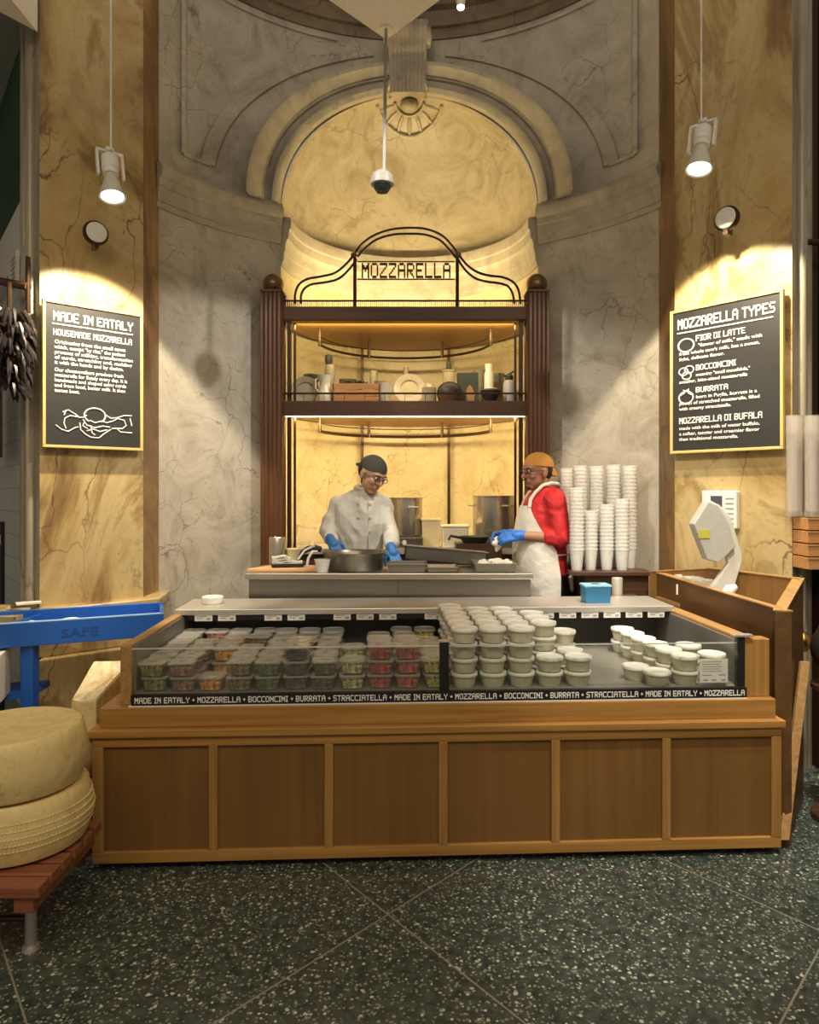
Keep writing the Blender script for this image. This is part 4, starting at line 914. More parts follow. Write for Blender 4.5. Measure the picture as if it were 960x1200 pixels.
# ---- things in the case
DZ = .6825
def superring(rx, ry, z, n=20, e=.35):
    out = []
    for k in range(n):
        a = 2*math.pi*(k+.5)/n; c_, s_ = math.cos(a), math.sin(a)
        out.append((rx*math.copysign(abs(c_)**e, c_), ry*math.copysign(abs(s_)**e, s_), z))
    return out
foods = [('green olives', (.20,.22,.04), 'olive', 2), ('pink marinated onions', (.36,.13,.11), 'slice', 2), ('orange peppers', (.95,.36,.02), 'slice', 1), ('mixed olives', (.22,.15,.03), 'olive', 2), ('dark green vegetables', (.10,.13,.035), 'olive', 2),
         ('dark purple olives', (.06,.025,.03), 'olive', 3), ('brown grilled mushrooms', (.11,.06,.025), 'slice', 2), ('pale artichokes', (.62,.58,.28), 'slice', 2), ('red roasted tomatoes', (.55,.03,.015), 'slice', 3), ('sliced red peppers', (.62,.07,.03), 'slice', 3), ('yellow green peppers', (.62,.52,.06), 'slice', 2)]
CH = .060
def clam_proto(food, colr, kind):
    r = thing('clamshell_tub', '', 'tub', (0, 0, -5))
    s = .052
    MB().rings([superring(s*.84, s*.84, .001), superring(s*.86, s*.86, .003), superring(s, s, CH-.012), superring(s*1.06, s*1.06, CH-.010), superring(s*1.06, s*1.06, CH-.007), superring(s*.97, s*.97, CH-.009), superring(s*.82, s*.82, .005)]).build('tub_body', CLR, r, smooth=True)
    MB().rings([superring(s*1.07, s*1.07, CH-.008), superring(s*1.07, s*1.07, CH-.002), superring(s*.96, s*.96, CH), superring(s*.93, s*.93, CH-.004), superring(s*.3, s*.3, CH-.004), superring(s*.3, s*.3, CH-.006), superring(s*.94, s*.94, CH-.007)]).build('lid', LIDC, r, smooth=True)
    m = MB(); rnd = random.Random(food)
    m.rings([superring(s*.78, s*.78, .005), superring(s*.87, s*.87, .034), superring(s*.6, s*.6, .040)])
    for k in range(20):
        x, y, z = rnd.uniform(-.037, .037), rnd.uniform(-.037, .037), rnd.uniform(.034, .046)
        if kind == 'olive': m.ell((x, y, z), (.010, .0085, .0085), rot(rnd.uniform(0, 3)), 8, 6)
        else: m.ell((x*.8, y*.8, z), (.020, .006, .005), rot(rnd.uniform(0, 3), rnd.uniform(-.4, .4)), 8, 5)
    m.build('food', foodmat(food.replace(' ', '_'), colr), r, smooth=True)
    return r
rowsY = [.135, .262, .389, .516, .643, .770]
rown = ['in the front row by the glass', 'in the second row from the glass', 'in the middle row', 'in the fourth row from the glass', 'in the fifth row from the glass', 'in the back row']
lvl = {1: ['standing alone'], 2: ['lower of two', 'upper of two'], 3: ['bottom of three', 'middle of three', 'top of three']}
for ci, (food, colr, kind, hgt) in enumerate(foods):
    p = clam_proto(food, colr, kind); used = False
    X = .205+ci*.1165
    for ri, Y in enumerate(rowsY):
        h = hgt if ri == 0 else (2 if hgt < 3 else (3 if ri < 2 else 2))
        if food == 'pale artichokes' and ri in (3, 4, 5): continue
        if food == 'orange peppers' and ri == 1: continue
        if food == 'dark purple olives' and ri > 2: h = 2
        if ri > 0 and h > 1 and (ci*7+ri*5) % 9 == 0: h -= 1
        for k in range(h):
            dx = random.uniform(-.005, .005); dy = random.uniform(-.006, .006)
            loc = cw(X+dx, Y+dy, DZ+k*(CH+.0005)); rz = CA+random.uniform(-.10, .10)
            lb = f'clear tub of {food}, {lvl[h][k]}, {rown[ri].replace("in the ", "")}'
            if used: o = clone(p, loc, rz, lb)
            else: o = p; o.location = loc; o.rotation_euler = (0, 0, rz); o['label'] = lb; used = True
            o['group'] = 'clear clamshell tubs of antipasti in the case'
# white deli tubs
tp = thing('deli_tub', '', 'tub', (0, 0, -5)); TH = .0615
MB().lathe([(.001,0),(.042,0),(.044,.003),(.053,TH-.014),(.053,TH-.010),(.001,TH-.010)], n=28).build('tub_body', CREAM, tp, smooth=True)
MB().lathe([(.001,.004),(.040,.004),(.0485,TH-.018),(.001,TH-.018)], n=24).build('fresh_cheese', TUBP, tp, smooth=True)
MB().lathe([(.054,TH-.014),(.0575,TH-.013),(.058,TH-.003),(.056,TH),(.051,TH-.001),(.049,TH-.005),(.001,TH-.004)], n=28, caps=False).build('lid', LIDW, tp, smooth=True)
MB().lathe([(.0572,TH-.016),(.0585,TH-.012),(.0585,TH-.010),(.0572,TH-.008)], n=28, caps=False).build('rim', LIDR, tp, smooth=True)
fstack = []
base = [(1.492, 'first'), (1.614, 'second'), (1.736, 'third'), (1.858, 'fourth'), (1.980, 'fifth')]
ys = [.128, .248, .368, .488, .608, .715]
hh = [[4,4,4,4,4,4], [4,4,4,4,4,0], [4,4,4,4,4,0], [2,4,4,4,3,0], [2,2,3,0,0,0]]
rn = ['front row', 'second row', 'third row', 'fourth row', 'fifth row', 'rearmost row']
tubs = []
lv = {1: ['single'], 2: ['lower', 'upper'], 3: ['bottom', 'middle', 'top'], 4: ['bottom', 'second', 'third', 'top']}
for ci, (X, cn) in enumerate(base):
    for ri, Y in enumerate(ys):
        h = hh[ci][ri]
        for k in range(h):
            tubs.append((X, Y, k, f'white lidded tub, {lv[h][k]} of its stack, {rn[ri]}, {cn} line right of the black post', 'white deli tubs in the big block'))
for i, (X, Y, h, nm) in enumerate([(2.385, .72, 2, 'rearmost'), (2.39, .60, 2, 'second from the back'), (2.40, .48, 2, 'third from the back'), (2.41, .36, 2, 'fourth from the back'), (2.42, .24, 2, 'second from the glass'), (2.44, .12, 2, 'nearest the glass')]):
    for k in range(h): tubs.append((X, Y, k, f'white lidded tub, {lv[h][k]} of its pair, {nm} in the right hand line', 'white deli tubs in the right hand line'))
for k in range(2):
    tubs.append((2.545, .32, k, f'white lidded tub, {lv[2][k]} of the pair beside the right liner', None)); tubs.append((2.575, .15, k, f'white lidded tub, {lv[2][k]} of the pair behind the printed card', None))
tubs.append((2.255, .20, 0, 'single white tub standing left of the right hand line, farther from the glass', None))
tubs.append((2.315, .108, 0, 'single white tub standing close to the glass left of the right hand line', None))
for i, (X, Y, k, lb, grp) in enumerate(tubs):
    rnd = random.Random(int(X*1000)*7+int(Y*1000)); jx, jy = rnd.uniform(-.001, .001), rnd.uniform(-.001, .001)
    loc = cw(X+jx+random.uniform(-.0015, .0015), Y+jy, DZ+k*(TH+.0005))
    o = tp if i == 0 else clone(tp, loc); o.location = loc; o.rotation_euler = (0, 0, random.uniform(0, 6)); o['label'] = lb
    if grp: o['group'] = grp
# on the steel shelf
p = cw(.245, .97, .9055); o = MB().lathe([(.001,0),(.05,0),(.056,.01),(.057,.036),(.053,.04),(.051,.036),(.001,.034)], n=32).build('white_dish', LIDW, smooth=True); o.location = p; tag(o, 'round white lidded dish on the left end of the steel shelf', 'dish')
r = thing('blue_box', 'small blue box with pale blue top on the steel shelf', 'box', cw(2.31, .93, .9055), CA)
MB().rings([[(a*s_, b*s_, z) for a, b in ((-.07,-.05),(.07,-.05),(.07,.05),(-.07,.05))] for s_, z in ((.96,0),(1,.085))]).build('box_body', BLUEB, r, bevel=.004)
b_ = MB().box(-.074, .074, -.054, .054, .085, .098).build('lid', BLUEL, r, bevel=.004); MB().ell((0, 0, .098), (.028, .018, .003)).build('slot', RUB, b_)
r = thing('small_canister', 'small steel canister at the right end of the steel shelf', 'canister', cw(2.52, 1.19, .90))
MB().lathe([(.001,0),(.03,0),(.031,.10),(.028,.105),(.001,.105)], n=24).build('canister_body', mat('pale_metal', (.55,.52,.45), .35, .5), r, smooth=True)
MB().box(2.40, 2.64, 1.12, 1.26, .86, .899).build('canister_ledge', STEELD, case)

# ============================================================ SCALE ENCLOSURE (wooden trough) AND SCALE
r = thing('wooden_enclosure', 'tall brown wooden enclosure with open top beside the counter, holding the scale', 'enclosure', (0, 0, 0))
A, B, C, D = Vector((1.475, 4.25, 1.018)), Vector((1.594, 2.97, .992)), Vector((1.915, 3.40, 1.078)), Vector((1.70, 3.92, 1.074))
def wallp(a, b, th, z0, name, mt):
    u = (b-a); u.z = 0; u.normalize(); n_ = Vector((-u.y, u.x, 0))*th
    m = MB(); m.add([(a.x, a.y, z0), (b.x, b.y, z0), tuple(b), tuple(a), (a.x+n_.x, a.y+n_.y, z0), (b.x+n_.x, b.y+n_.y, z0), (b.x+n_.x, b.y+n_.y, b.z), (a.x+n_.x, a.y+n_.y, a.z)],
        [(0,1,2,3), (4,7,6,5), (0,4,5,1), (3,2,6,7), (0,3,7,4), (1,5,6,2)]); return m.build(name, mt, r, bevel=.003)
wallp(A, B, .032, 0, 'side_panel', BRW); wallp(B, C, .04, 0, 'end_panel', BRW); wallp(C, D, .03, 0, 'side_panel', OAKD); wallp(D, A, .03, 0, 'back_panel', OAKD)
def rimb(a, b, wd):
    u = (b-a).normalized(); n_ = Vector((-u.y, u.x, 0)).normalized()
    m = MB(); q = [a-n_*.004, b-n_*.004, b+n_*wd, a+n_*wd]; m.rings([[p+Vector((0, 0, z)) for p in q] for z in (0, .006)]); m.build('rim', OAKY, r)
rimb(A, B, .036); rimb(B, C, .046); rimb(C, D, .034); rimb(D, A, .034)
m = MB().prism([(1.47, 4.18), (1.62, 3.06), (1.86, 3.40), (1.69, 3.85)], .86, .88); m.build('inner_floor', OAKY, r)
pp = at(793, 689, 3.85)
MB().box(-.004, .004, -.006, 0, -.028, .028).build('pull_slot', WHT, r).location = (1.475, 3.86, .965)
r = thing('leaning_plank', 'pale wooden plank leaning on the end of the enclosure', 'plank', (0, 0, 0))
m = MB(); a, b_ = at(918, 958, 2.95), at(943, 775, 3.19)
m.rings([[p+Vector(q) for q in ((-.02,-.012,0),(.02,-.012,0),(.02,.008,0),(-.02,.008,0))] for p in (a-Vector((0,0,.09)), b_)]); m.build('plank_body', OAKY, r, bevel=.002)
# scale
sp = at(832, 690, 3.66); sp.z = .881
r = thing('checkout_scale', 'cream electronic scale with tall display head seen from behind', 'scale', sp)
MB().box(-.025, .20, -.12, .13, 0, .06).build('scale_base', SCALEP, r, bevel=.012)
MB().box(-.015, .19, -.11, .12, .06, .07).build('weighing_plate', STEEL, r, bevel=.003)
def q(px, py): p = at(px, py, 3.66)-sp; return (p.x, p.z)
m = MB().xz([q(834, 697), q(830, 692), q(852, 660), q(849, 640), q(845, 622), q(838, 605), q(826, 590), q(830, 586), q(842, 592), q(855, 606), q(868, 650), q(868, 657), q(856, 697)], -.02, .02)
m.build('neck', SCALEP, r, bevel=.005)
m = MB(); hp = [q(809, 614), q(826, 587), q(838, 592), q(850, 612), q(858, 640), q(846, 652), q(838, 659), q(825, 655)]
m.rings([[(x, y, z) for x, z in hp] for y in (-.045, -.02)]+[[(x*.99, .03, z) for x, z in hp]]); m.build('display_head', GREYP if False else mat('scale_grey_plastic', (.42,.41,.36), .45), r, bevel=.006)
a = q(815, 620); MB().box(a[0], a[0]+.055, -.049, -.044, a[1]-.045, a[1]+.0).build('yellow_label', mat('yellow_sticker', (.45,.42,.05), .5), r)
o = MB().tube([(-.04, 0, 0), (0, .01, .03), (.03, 0, .05)], [.02, .03, .012], 10).build('paper_tag', PAPER, smooth=True); o.location = at(857, 694, 3.5)+Vector((0, 0, -.02)); tag(o, 'crumpled white paper tag at the foot of the scale', 'paper')
# stacked trays by the scale
rr = random.Random(3)
tr = thing('plastic_lid_stack', '', 'lids', (0, 0, -5))
MB().rings([superring(.044*s_, .042*s_, z) for s_, z in ((.9,0),(1,.03),(1.04,.03),(1.04,.036),(.95,.036),(.8,.005))]).build('tray_body', CUPM, tr, smooth=True)
k = 0
for i in range(3):
    for j in range(4):
        loc = (1.575+i*.014, 4.01-i*.10, .8805+j*.0365)
        lb = f'clear plastic tray, {["bottom", "second", "third", "top"][j]} of the {["left", "middle", "right"][i]} stack behind the scale'
        o = tr if k == 0 else clone(tr, loc); o.location = loc; o['label'] = lb; o['group'] = 'clear trays stacked beside the scale'; o['category'] = 'tray'; k += 1
tr.name = 'clear_tray'
for o in list(bpy.data.objects):
    if o.name.startswith('plastic_lid_stack'): o.name = 'clear_tray'
# card reader / wall panel
pw = Vector((1.86, 3.93, 1.27)); r = thing('wall_phone', 'white wall keypad with dark screen on the right pilaster', 'keypad', (1.775, 3.985, 1.295), math.atan2(-.5, .435))
MB().box(-.10, .10, -.03, .02, 0, .215).build('housing', WHT, r, bevel=.008)
MB().box(-.045, .02, -.034, -.029, .08, .185).build('screen', mat('screen_grey', (.09,.08,.12), .2), r)
m = MB()
for k in range(6): m.box(.04, .085, -.033, -.029, .03+k*.028, .034+k*.028)
m.build('keypad', GREYP, r)

# ============================================================ LEFT SIDE: blue rack, cheese wheels, pallet
r = thing('blue_display_rack', 'blue painted rack with divided tray behind the cheese wheels', 'rack', (0, 0, 0))
f0, f1, b1, b0 = Vector((-2.35, 3.115)), Vector((-1.265, 3.60)), Vector((-1.375, 3.90)), Vector((-2.45, 3.46))
ZR = .877
m = MB()
def slab(m, a, b, z0, z1, th=.02):
    u = (b-a).normalized(); n_ = Vector((-u.y, u.x))*th; m.prism([tuple(a), tuple(b), tuple(b+n_), tuple(a+n_)], z0, z1)
slab(m, f0, f1, ZR-.115, ZR); slab(m, f1, b1, ZR-.115, ZR+.005); slab(m, b1, b0, ZR-.115, ZR+.012); slab(m, b0, f0, ZR-.115, ZR)
m.build('tray_sides', BLUE, r, bevel=.003)
MB().prism([tuple(p) for p in (f0+Vector((.02,.02)), f1+Vector((-.02,.02)), b1+Vector((-.01,-.03)), b0+Vector((.02,-.02)))], ZR-.085, ZR-.07).build('tray_floor', BLUE, r)
dv = f0+(f1-f0)*.385; m = MB(); slab(m, dv, dv+(b0-f0)+Vector((.12,.02)), ZR-.08, ZR-.01, .015); m.build('divider', BLUE, r)
m = MB(); slab(m, f0+Vector((0,-.001)), f1+Vector((0,-.001)), ZR-.002, ZR+.003, .022); m.build('tray_edge', mat('pale_blue_edge', (.30,.50,.75), .5), r)  # front rim strip in a paler blue than the tray
for p, z in ((f0+(f1-f0)*.465, 0), (f0+Vector((.05,.03)), 0), (b0+Vector((.1,0)), 0)):
    MB().box(p.x-.03, p.x+.03, p.y+.03, p.y+.09, z, ZR-.08).build('post', BLUE, r, bevel=.003)
MB().prism([(-2.40, 3.22), (-1.84, 3.40), (-1.86, 3.62), (-2.44, 3.46)], .50, .53).build('lower_shelf', BLUE, r)
m = MB(); ua = (f1-f0).normalized(); Mw = Matrix.Translation((f0.x+(f1.x-f0.x)*.60, f0.y+(f1.y-f0.y)*.60, 0)) @ Matrix.Rotation(math.atan2(ua.y, ua.x), 4, 'Z')
ftext(m, 'SAFE', 0, ZR-.085, .06, .17, -.002, Mw); m.build('faded_lettering', mat('faded_blue_print', (.008,.06,.26), .5), r, fix=False)
r = thing('wrapped_cheese_chunk', 'crumpled white wrapping lying in the blue tray', 'wrapping', (-1.80, 3.52, ZR-.07))
r.name = 'wrapping_paper'
m = MB()
for k in range(9): m.ell((random.uniform(-.12, .12), random.uniform(-.03, .03), random.uniform(.0, .045)), (.06, .03, .018), rot(random.uniform(0, 3)), 8, 6)
m.build('paper_folds', PAPER, r, remesh=.01)
r = thing('white_carton', 'white carton with red top edge under the blue rack', 'carton', (-2.13, 3.14, .5305), math.radians(18))
MB().box(-.26, .26, -.03, .20, 0, .22).build('carton_body', WHT, r, bevel=.003)
MB().box(-.262, .262, -.034, -.029, .203, .215).build('red_stripe', mat('red_print', (.55,.06,.03), .5), r)
MB().box(.185, .20, -.034, -.029, .085, .115).build('punch_mark', RUB, r)
def wheel(loc, R_, H, label, patt, grp):
    r = thing('aged_cheese', label, 'cheese', loc, 0, grp)
    b = .022
    pr = [(.001,0),(R_*.82,0),(R_*.93,.008),(R_*.985,H*.2),(R_+b*.4,H*.5),(R_*.985,H*.8),(R_*.95,H-.008),(R_*.92,H-.001),(R_*.88,H),(R_*.5,H+.002),(.001,H+.002)]
    MB().lathe(pr, n=72).build('rind', RIND, r, smooth=True)
    m = MB()
    if patt:
        for row in range(5):
            for k in range(120):
                a = 2*math.pi*(k+.5*(row % 2))/120; z = H*(.30+.11*row); rr = R_*.985+(b*.4+R_*.015)*(1-abs(z/H-.5)/.3*1.0)-.0022
                rr = max(rr, R_*.985-.002)
                c0 = Vector((rr*math.cos(a), rr*math.sin(a), z)); m.ell(c0, (.006, .006, .004), None, 6, 4)
        o = m.build('dotted_marking', RIND, r); o['kind'] = 'stuff'
    return r
wheel((-1.318, 2.37, .326), .222, .192, 'lower of two big cheese wheels, with dotted rind, on the red pallet', True, 'large cheese wheels')
wheel((-1.332, 2.36, .521), .222, .196, 'upper of two big cheese wheels stacked at lower left', False, 'large cheese wheels')
wheel((-1.545, 3.00, .30), .225, .19, 'cheese wheel standing behind the two big wheels, next to the counter', False, None)
# half wheel wedge with cut face
r = thing('cheese_wedge', 'cut wedge of hard cheese with pale crumbly face behind the two wheels', 'cheese', (0, 0, 0))
q0 = [(-1.415, 2.93), (-1.36, 2.895), (-1.295, 2.89), (-1.29, 3.24), (-1.475, 3.27)]
zt = [.625, .628, .64, .715, .705]
MB().rings([[(x, y, .4915) for x, y in q0], [(x+(.0 if x > -1.35 else -.006), y, .56) for x, y in q0], [(x, y, z) for (x, y), z in zip(q0, zt)]]).build('rind', RIND, r, bevel=.004)
MB().rings([[(x*.98-.028, y*.985+.046, z+.0005+dz) for (x, y), z in zip(q0, zt)] for dz in (0, .006)]).build('cut_face', CHEESE, r, bevel=.002)
r = thing('pallet', 'low red-brown slatted wooden pallet on steel feet under the cheese wheels', 'pallet', (0, 0, 0))
for k in range(6):
    y = 2.085+k*.074; MB().box(-2.0, -1.105, y, y+.060, .288, .322).build('slat', PALW, r, bevel=.004)
for x in (-1.16, -1.9): MB().box(x-.03, x+.03, 2.10, 2.51, .235, .288).build('bearer', PALW, r, bevel=.004)
for x, y in ((-1.245, 2.30), (-1.9, 2.30), (-1.62, 2.49), (-1.9, 2.49)):
    MB().tube([(x, y, 0.012), (x, y, .235)], .018, 12).build('foot', STEEL, r, smooth=True)
    MB().lathe([(.001,0),(.028,0),(.025,.012),(.001,.012)], c=(x, y, 0), n=18).build('foot_pad', STEEL, r)
MB().tube([(-1.9, 2.30, .10), (-1.245, 2.30, .10)], .010, 8).build('cross_bar', DMET, r)
r = thing('low_crate', 'red-brown crate carrying the rear cheese wheels', 'crate', (0, 0, 0))
MB().box(-1.80, -1.315, 2.80, 3.28, .27, .30).box(-1.80, -1.315, 2.80, 2.82, .03, .26).box(-1.80, -1.315, 3.26, 3.28, .03, .26).build('crate_body', PALW, r, bevel=.003)
for x in (-1.78, -1.345): MB().box(x-.02, x+.02, 2.82, 3.26, 0, .27).build('crate_side', PALW, r)

# far left things
uL = Vector((WLa[0]-WLb[0], WLa[1]-WLb[1], 0)).normalized(); aL = math.atan2(uL.y, uL.x)
def onL(px, py, off=.1):
    k = (px-CX)/F; n_ = Vector((uL.y, -uL.x)); a0 = Vector(WLa)+n_*off
    # intersect x = k*y with line a0 + t*u
    t = (k*a0.y-a0.x)/(uL.x-k*uL.y); return Vector((a0.x+t*uL.x, a0.y+t*uL.y, EYE-(py-HY)/F*(a0.y+t*uL.y)))
p = onL(14, 318, .08); r = thing('white_notice', 'white notice with grey lines below the green wall', 'notice', p, aL)
MB().box(-.17, .17, 0, .02, -.10, .10).build('board', PAPER, r); m = MB()
for k in range(5): m.box(0, .13-.02*(k % 2), -.003, 0, .06-k*.032, .072-k*.032)
m.build('print', GREYP, r)
p = onL(4, 300, .3); r = thing('hanging_bar', 'dark wooden bar with hanging peppers at the left edge', 'bar', (0, 0, 0))
a, b_ = at(-60, 318, 3.95), at(33, 336, 3.76); MB().tube([a, b_], .022, 12).build('bar_body', DKW, r, smooth=True)
MB().tube([b_+Vector((0, 0, .16)), b_+Vector((0, 0, -.14))], .012, 10).build('end_bracket', DMET, r); MB().tube([a, (a.x, a.y, 0)], .02, 10).build('post', DMET, r)
r = thing('pepper_bunch', 'bunch of dried dark peppers hanging at the left edge', 'peppers', at(11, 340, 3.66))
m = MB(); rr = random.Random(5)
for k in range(230):
    a = rr.uniform(0, 6.28); z = -rr.uniform(.10, .52); R_ = .045+.05*math.sin(min(1, -z/.4)*2.6); p0 = Vector((R_*math.cos(a), R_*math.sin(a)*.8, z))
    d = Vector((math.cos(a)*.5, math.sin(a)*.5, -1)).normalized()*rr.uniform(.05, .10); m.tube([p0, p0+d*.5+Vector((math.cos(a), math.sin(a), 0))*.01, p0+d], [.013, .011, .002], 6)
o = m.build('peppers', mat('dried_pepper', (.012,.007,.006), .4), r, smooth=True); MB().tube([(0, 0, .04), (0, 0, -.35)], .012, 8).build('cord', DMET, r)
p = onL(-4, 490, .10); r = thing('framed_picture', 'dark framed picture with pink figure at the left edge', 'picture', p, aL)
m = MB()
for bx in ((-.30, .30, -.03, 0, -.30, -.26), (-.30, .30, -.03, 0, .26, .30), (-.30, -.26, -.03, 0, -.26, .26), (.26, .30, -.03, 0, -.26, .26)): m.box(*bx)
m.build('frame', DKW, r); MB().box(-.26, .26, -.012, -.002, -.26, .26).build('canvas', mat('navy_canvas', (.03,.025,.05), .5), r)
MB().ell((.12, -.014, .02), (.09, .004, .15)).build('pink_figure', mat('pink_paint', (.55,.25,.38), .6), r)
r = thing('door_handle_bar', 'black metal post at the lower left edge', 'post', (at(0, 690, 4.3).x, 4.3, 0)); r.name = 'metal_post'
MB().box(-.03, .02, -.02, .02, 0, 1.32).build('post_body', RUB, r, bevel=.004); MB().box(-.025, .015, -.024, -.02, 1.18, 1.24).build('plate', WHT, r)
r = thing('paper_bundle', 'small bundle of folded paper at the foot of the left pilaster', 'papers', at(26, 703, 3.78)+Vector((0, 0, -.005)))
r.location.z = .871
for k in range(3): MB().box(-.07+.02*k, .05+.02*k, -.03, .03, .012*k, .012*k+.010, rot(.3*k)).build('folded_sheet', (SCALEP, BRW, PAPER)[k], r)
MB().box(-2.35, -2.0, 3.55, 3.95, .80, .868).build('side_ledge', YEL); struct(bpy.data.objects['side_ledge']).name = 'trim_11'

# ============================================================ RIGHT SIDE
r = thing('side_cabinet', 'dark wooden cabinet right of the scale enclosure', 'cabinet', (2.36, 3.62, 0))
MB().box(-.14, .7, 0, .5, 0, 1.10).build('cabinet_body', DKW, r, bevel=.004)
MB().box(-.02, .5, -.03, 0, .1, .88).build('cabinet_door', PALW, r, bevel=.004)
for k in range(4):
    zc = 1.104+k*.0675
    o = thing('wooden_crate_tray', f'orange wooden tray, {["bottom", "second from bottom", "third from bottom", "top"][k]} of the stack on the dark cabinet', 'tray', (2.50, 3.74, zc), 0, 'stacked wooden trays at the right edge')
    o.name = 'wooden_tray'
    m = MB(); w0, d0, h0 = .46, .30, .062
    for bx in ((-w0, w0, -.16, -.145, 0, h0), (-w0, w0, .2, .215, 0, h0), (-w0, -w0+.015, -.145, .2, 0, h0), (w0-.015, w0, -.145, .2, 0, h0), (-w0+.015, w0-.015, -.145, .2, 0, .01)): m.box(*bx)
    m.build('tray_body', CRATE, o, bevel=.003)
    MB().box(-w0-.003, w0, -.165, -.158, h0-.008, h0).build('tray_lip', CRATE, o)
for k, (px, d, R_, top, lb) in enumerate([(931, 3.68, .042, 487, 'tall clear tube standing on the trays nearest the pilaster'), (953, 3.63, .042, 487, 'tall clear tube standing second from the pilaster on the trays'), (978, 3.68, .05, 500, 'tall clear tube at the very right edge')]):
    p = at(px, 604, d); p.z = 1.374; hh_ = EYE-(top-HY)/F*d-p.z
    r = thing('clear_tube', lb, 'tube', p, 0, 'tall clear tubes')
    MB().lathe([(.001,0),(R_,0),(R_,.02),(R_*.92,.03),(R_*.95,hh_*.8),(R_,hh_*.82),(R_,hh_*.85),(R_*.95,hh_*.87),(R_*.97,hh_),(R_*.9,hh_),(R_*.86,.03),(.001,.02)], n=24).build('tube_body', TUBE, r, smooth=True)
    MB().lathe([(.001,0),(R_*.4,0),(R_*.36,hh_*.7),(.001,hh_*.72)], c=(0,0,.032), n=16).build('inner_tube', TUBE, r, smooth=True)
r = thing('wall_bracket_light', 'small black bracket with blue-white lens on the right pilaster side', 'light', at(934, 285, 3.80))
MB().box(-.02, .02, -.02, .02, -.05, .12).build('plate', RUB, r, bevel=.003); MB().tube([(0, 0, 0), (.40, .02, .03)], .018, 10).build('arm', DMET, r, smooth=True)
MB().rings([superring(.022, .03, z) for z in (-.12, -.05)]).build('lens_housing', RUB, r); MB().ell((.005, -.03, -.085), (.016, .006, .028)).build('lens', mat('blue_lens', (.35,.45,.75), .2), r, smooth=True)
o = MB().ell((0, 0, 0), (.012, .04, .075)).build('oval_sconce', WHT, smooth=True); o.location = at(943, 252, 3.87)+Vector((.01, 0, 0)); tag(o, 'slim white oval fitting on the right pilaster side', 'fitting')
o = MB().ell((0, 0, 0), (.012, .04, .075)).build('oval_sconce', WHT, smooth=True); o.location = at(33, 279, 3.91)+Vector((0, 0, 0)); tag(o, 'slim white oval fitting on the left pilaster side', 'fitting')
r = thing('brass_bell', 'small brass bell-shaped ornament hanging at the right edge', 'ornament', at(941, 752, 3.45))
MB().lathe([(.001,-.05),(.02,-.045),(.035,-.02),(.038,.0),(.03,.03),(.012,.05),(.001,.055)], n=20).build('bell_body', GOLD, r, smooth=True); MB().tube([(0, 0, .05), (0, .12, .09)], .005, 8).build('hook', GOLD, r)
r = thing('leather_bag', 'dark leather bag slung at the right edge of the view', 'bag', at(985, 760, 3.2))
MB().ell((0, 0, 0), (.13, .09, .13), nu=20, nv=14).build('bag_body', mat('dark_leather', (.02,.014,.012), .35), r, smooth=True)
MB().tube([(-.09, 0, .09), (-.05, 0, .16), (.05, 0, .18), (.1, 0, .1)], .014, 10).build('strap', mat('dark_strap', (.03,.02,.018), .4), r, smooth=True)
r = thing('bag_stand', 'dark stool under the leather bag', 'stool', (at(985, 760, 3.2).x, 3.2, 0)); 
MB().lathe([(.001,0),(.12,0),(.12,.03),(.03,.05),(.03,.58),(.12,.60),(.12,.62),(.001,.62)], n=24).build('stool_body', DKW, r, smooth=True)
r = thing('red_bottle', 'red and white packet hanging behind the tall tubes', 'packet', at(958, 475, 4.3)); r.name = 'hanging_packet'
MB().box(-.06, .08, 0, .03, -.10, .12).build('packet_body', mat('pale_packet', (.6,.55,.5), .4), r, bevel=.005); MB().box(-.065, .085, -.004, 0, -.04, .03).build('packet_band', mat('dark_red_print', (.22,.01,.03), .4), r)

# ============================================================ PEOPLE
def head_prims(m, Hm, sk=1.0):
    def e(c, r_, M_=None): m.ell(Hm @ Vector(c), [v*sk for v in r_], (Hm.to_3x3().to_4x4() @ M_) if M_ else Hm.to_3x3().to_4x4(), 20, 14)
    e((0, .012, .035), (.076, .096, .092)); e((0, -.022, -.035), (.060, .066, .075)); e((0, -.05, -.088), (.030, .032, .024))
    e((0, -.052, .035), (.058, .038, .040)); e((-.036, -.058, -.018), (.026, .026, .024)); e((.036, -.058, -.018), (.026, .026, .024))
    m.cap(Hm @ Vector((0, -.084, .022)), Hm @ Vector((0, -.108, -.018)), .009, .014, 10); e((-.012, -.096, -.021), (.009, .011, .008)); e((.012, -.096, -.021), (.009, .011, .008))
    e((0, -.087, -.048), (.024, .009, .006)); e((0, -.085, -.058), (.021, .010, .007)); e((0, -.083, .034), (.052, .012, .008))
    for s_ in (-1, 1): e((s_*.077, .012, -.005), (.010, .020, .032), rot(0, -.2))
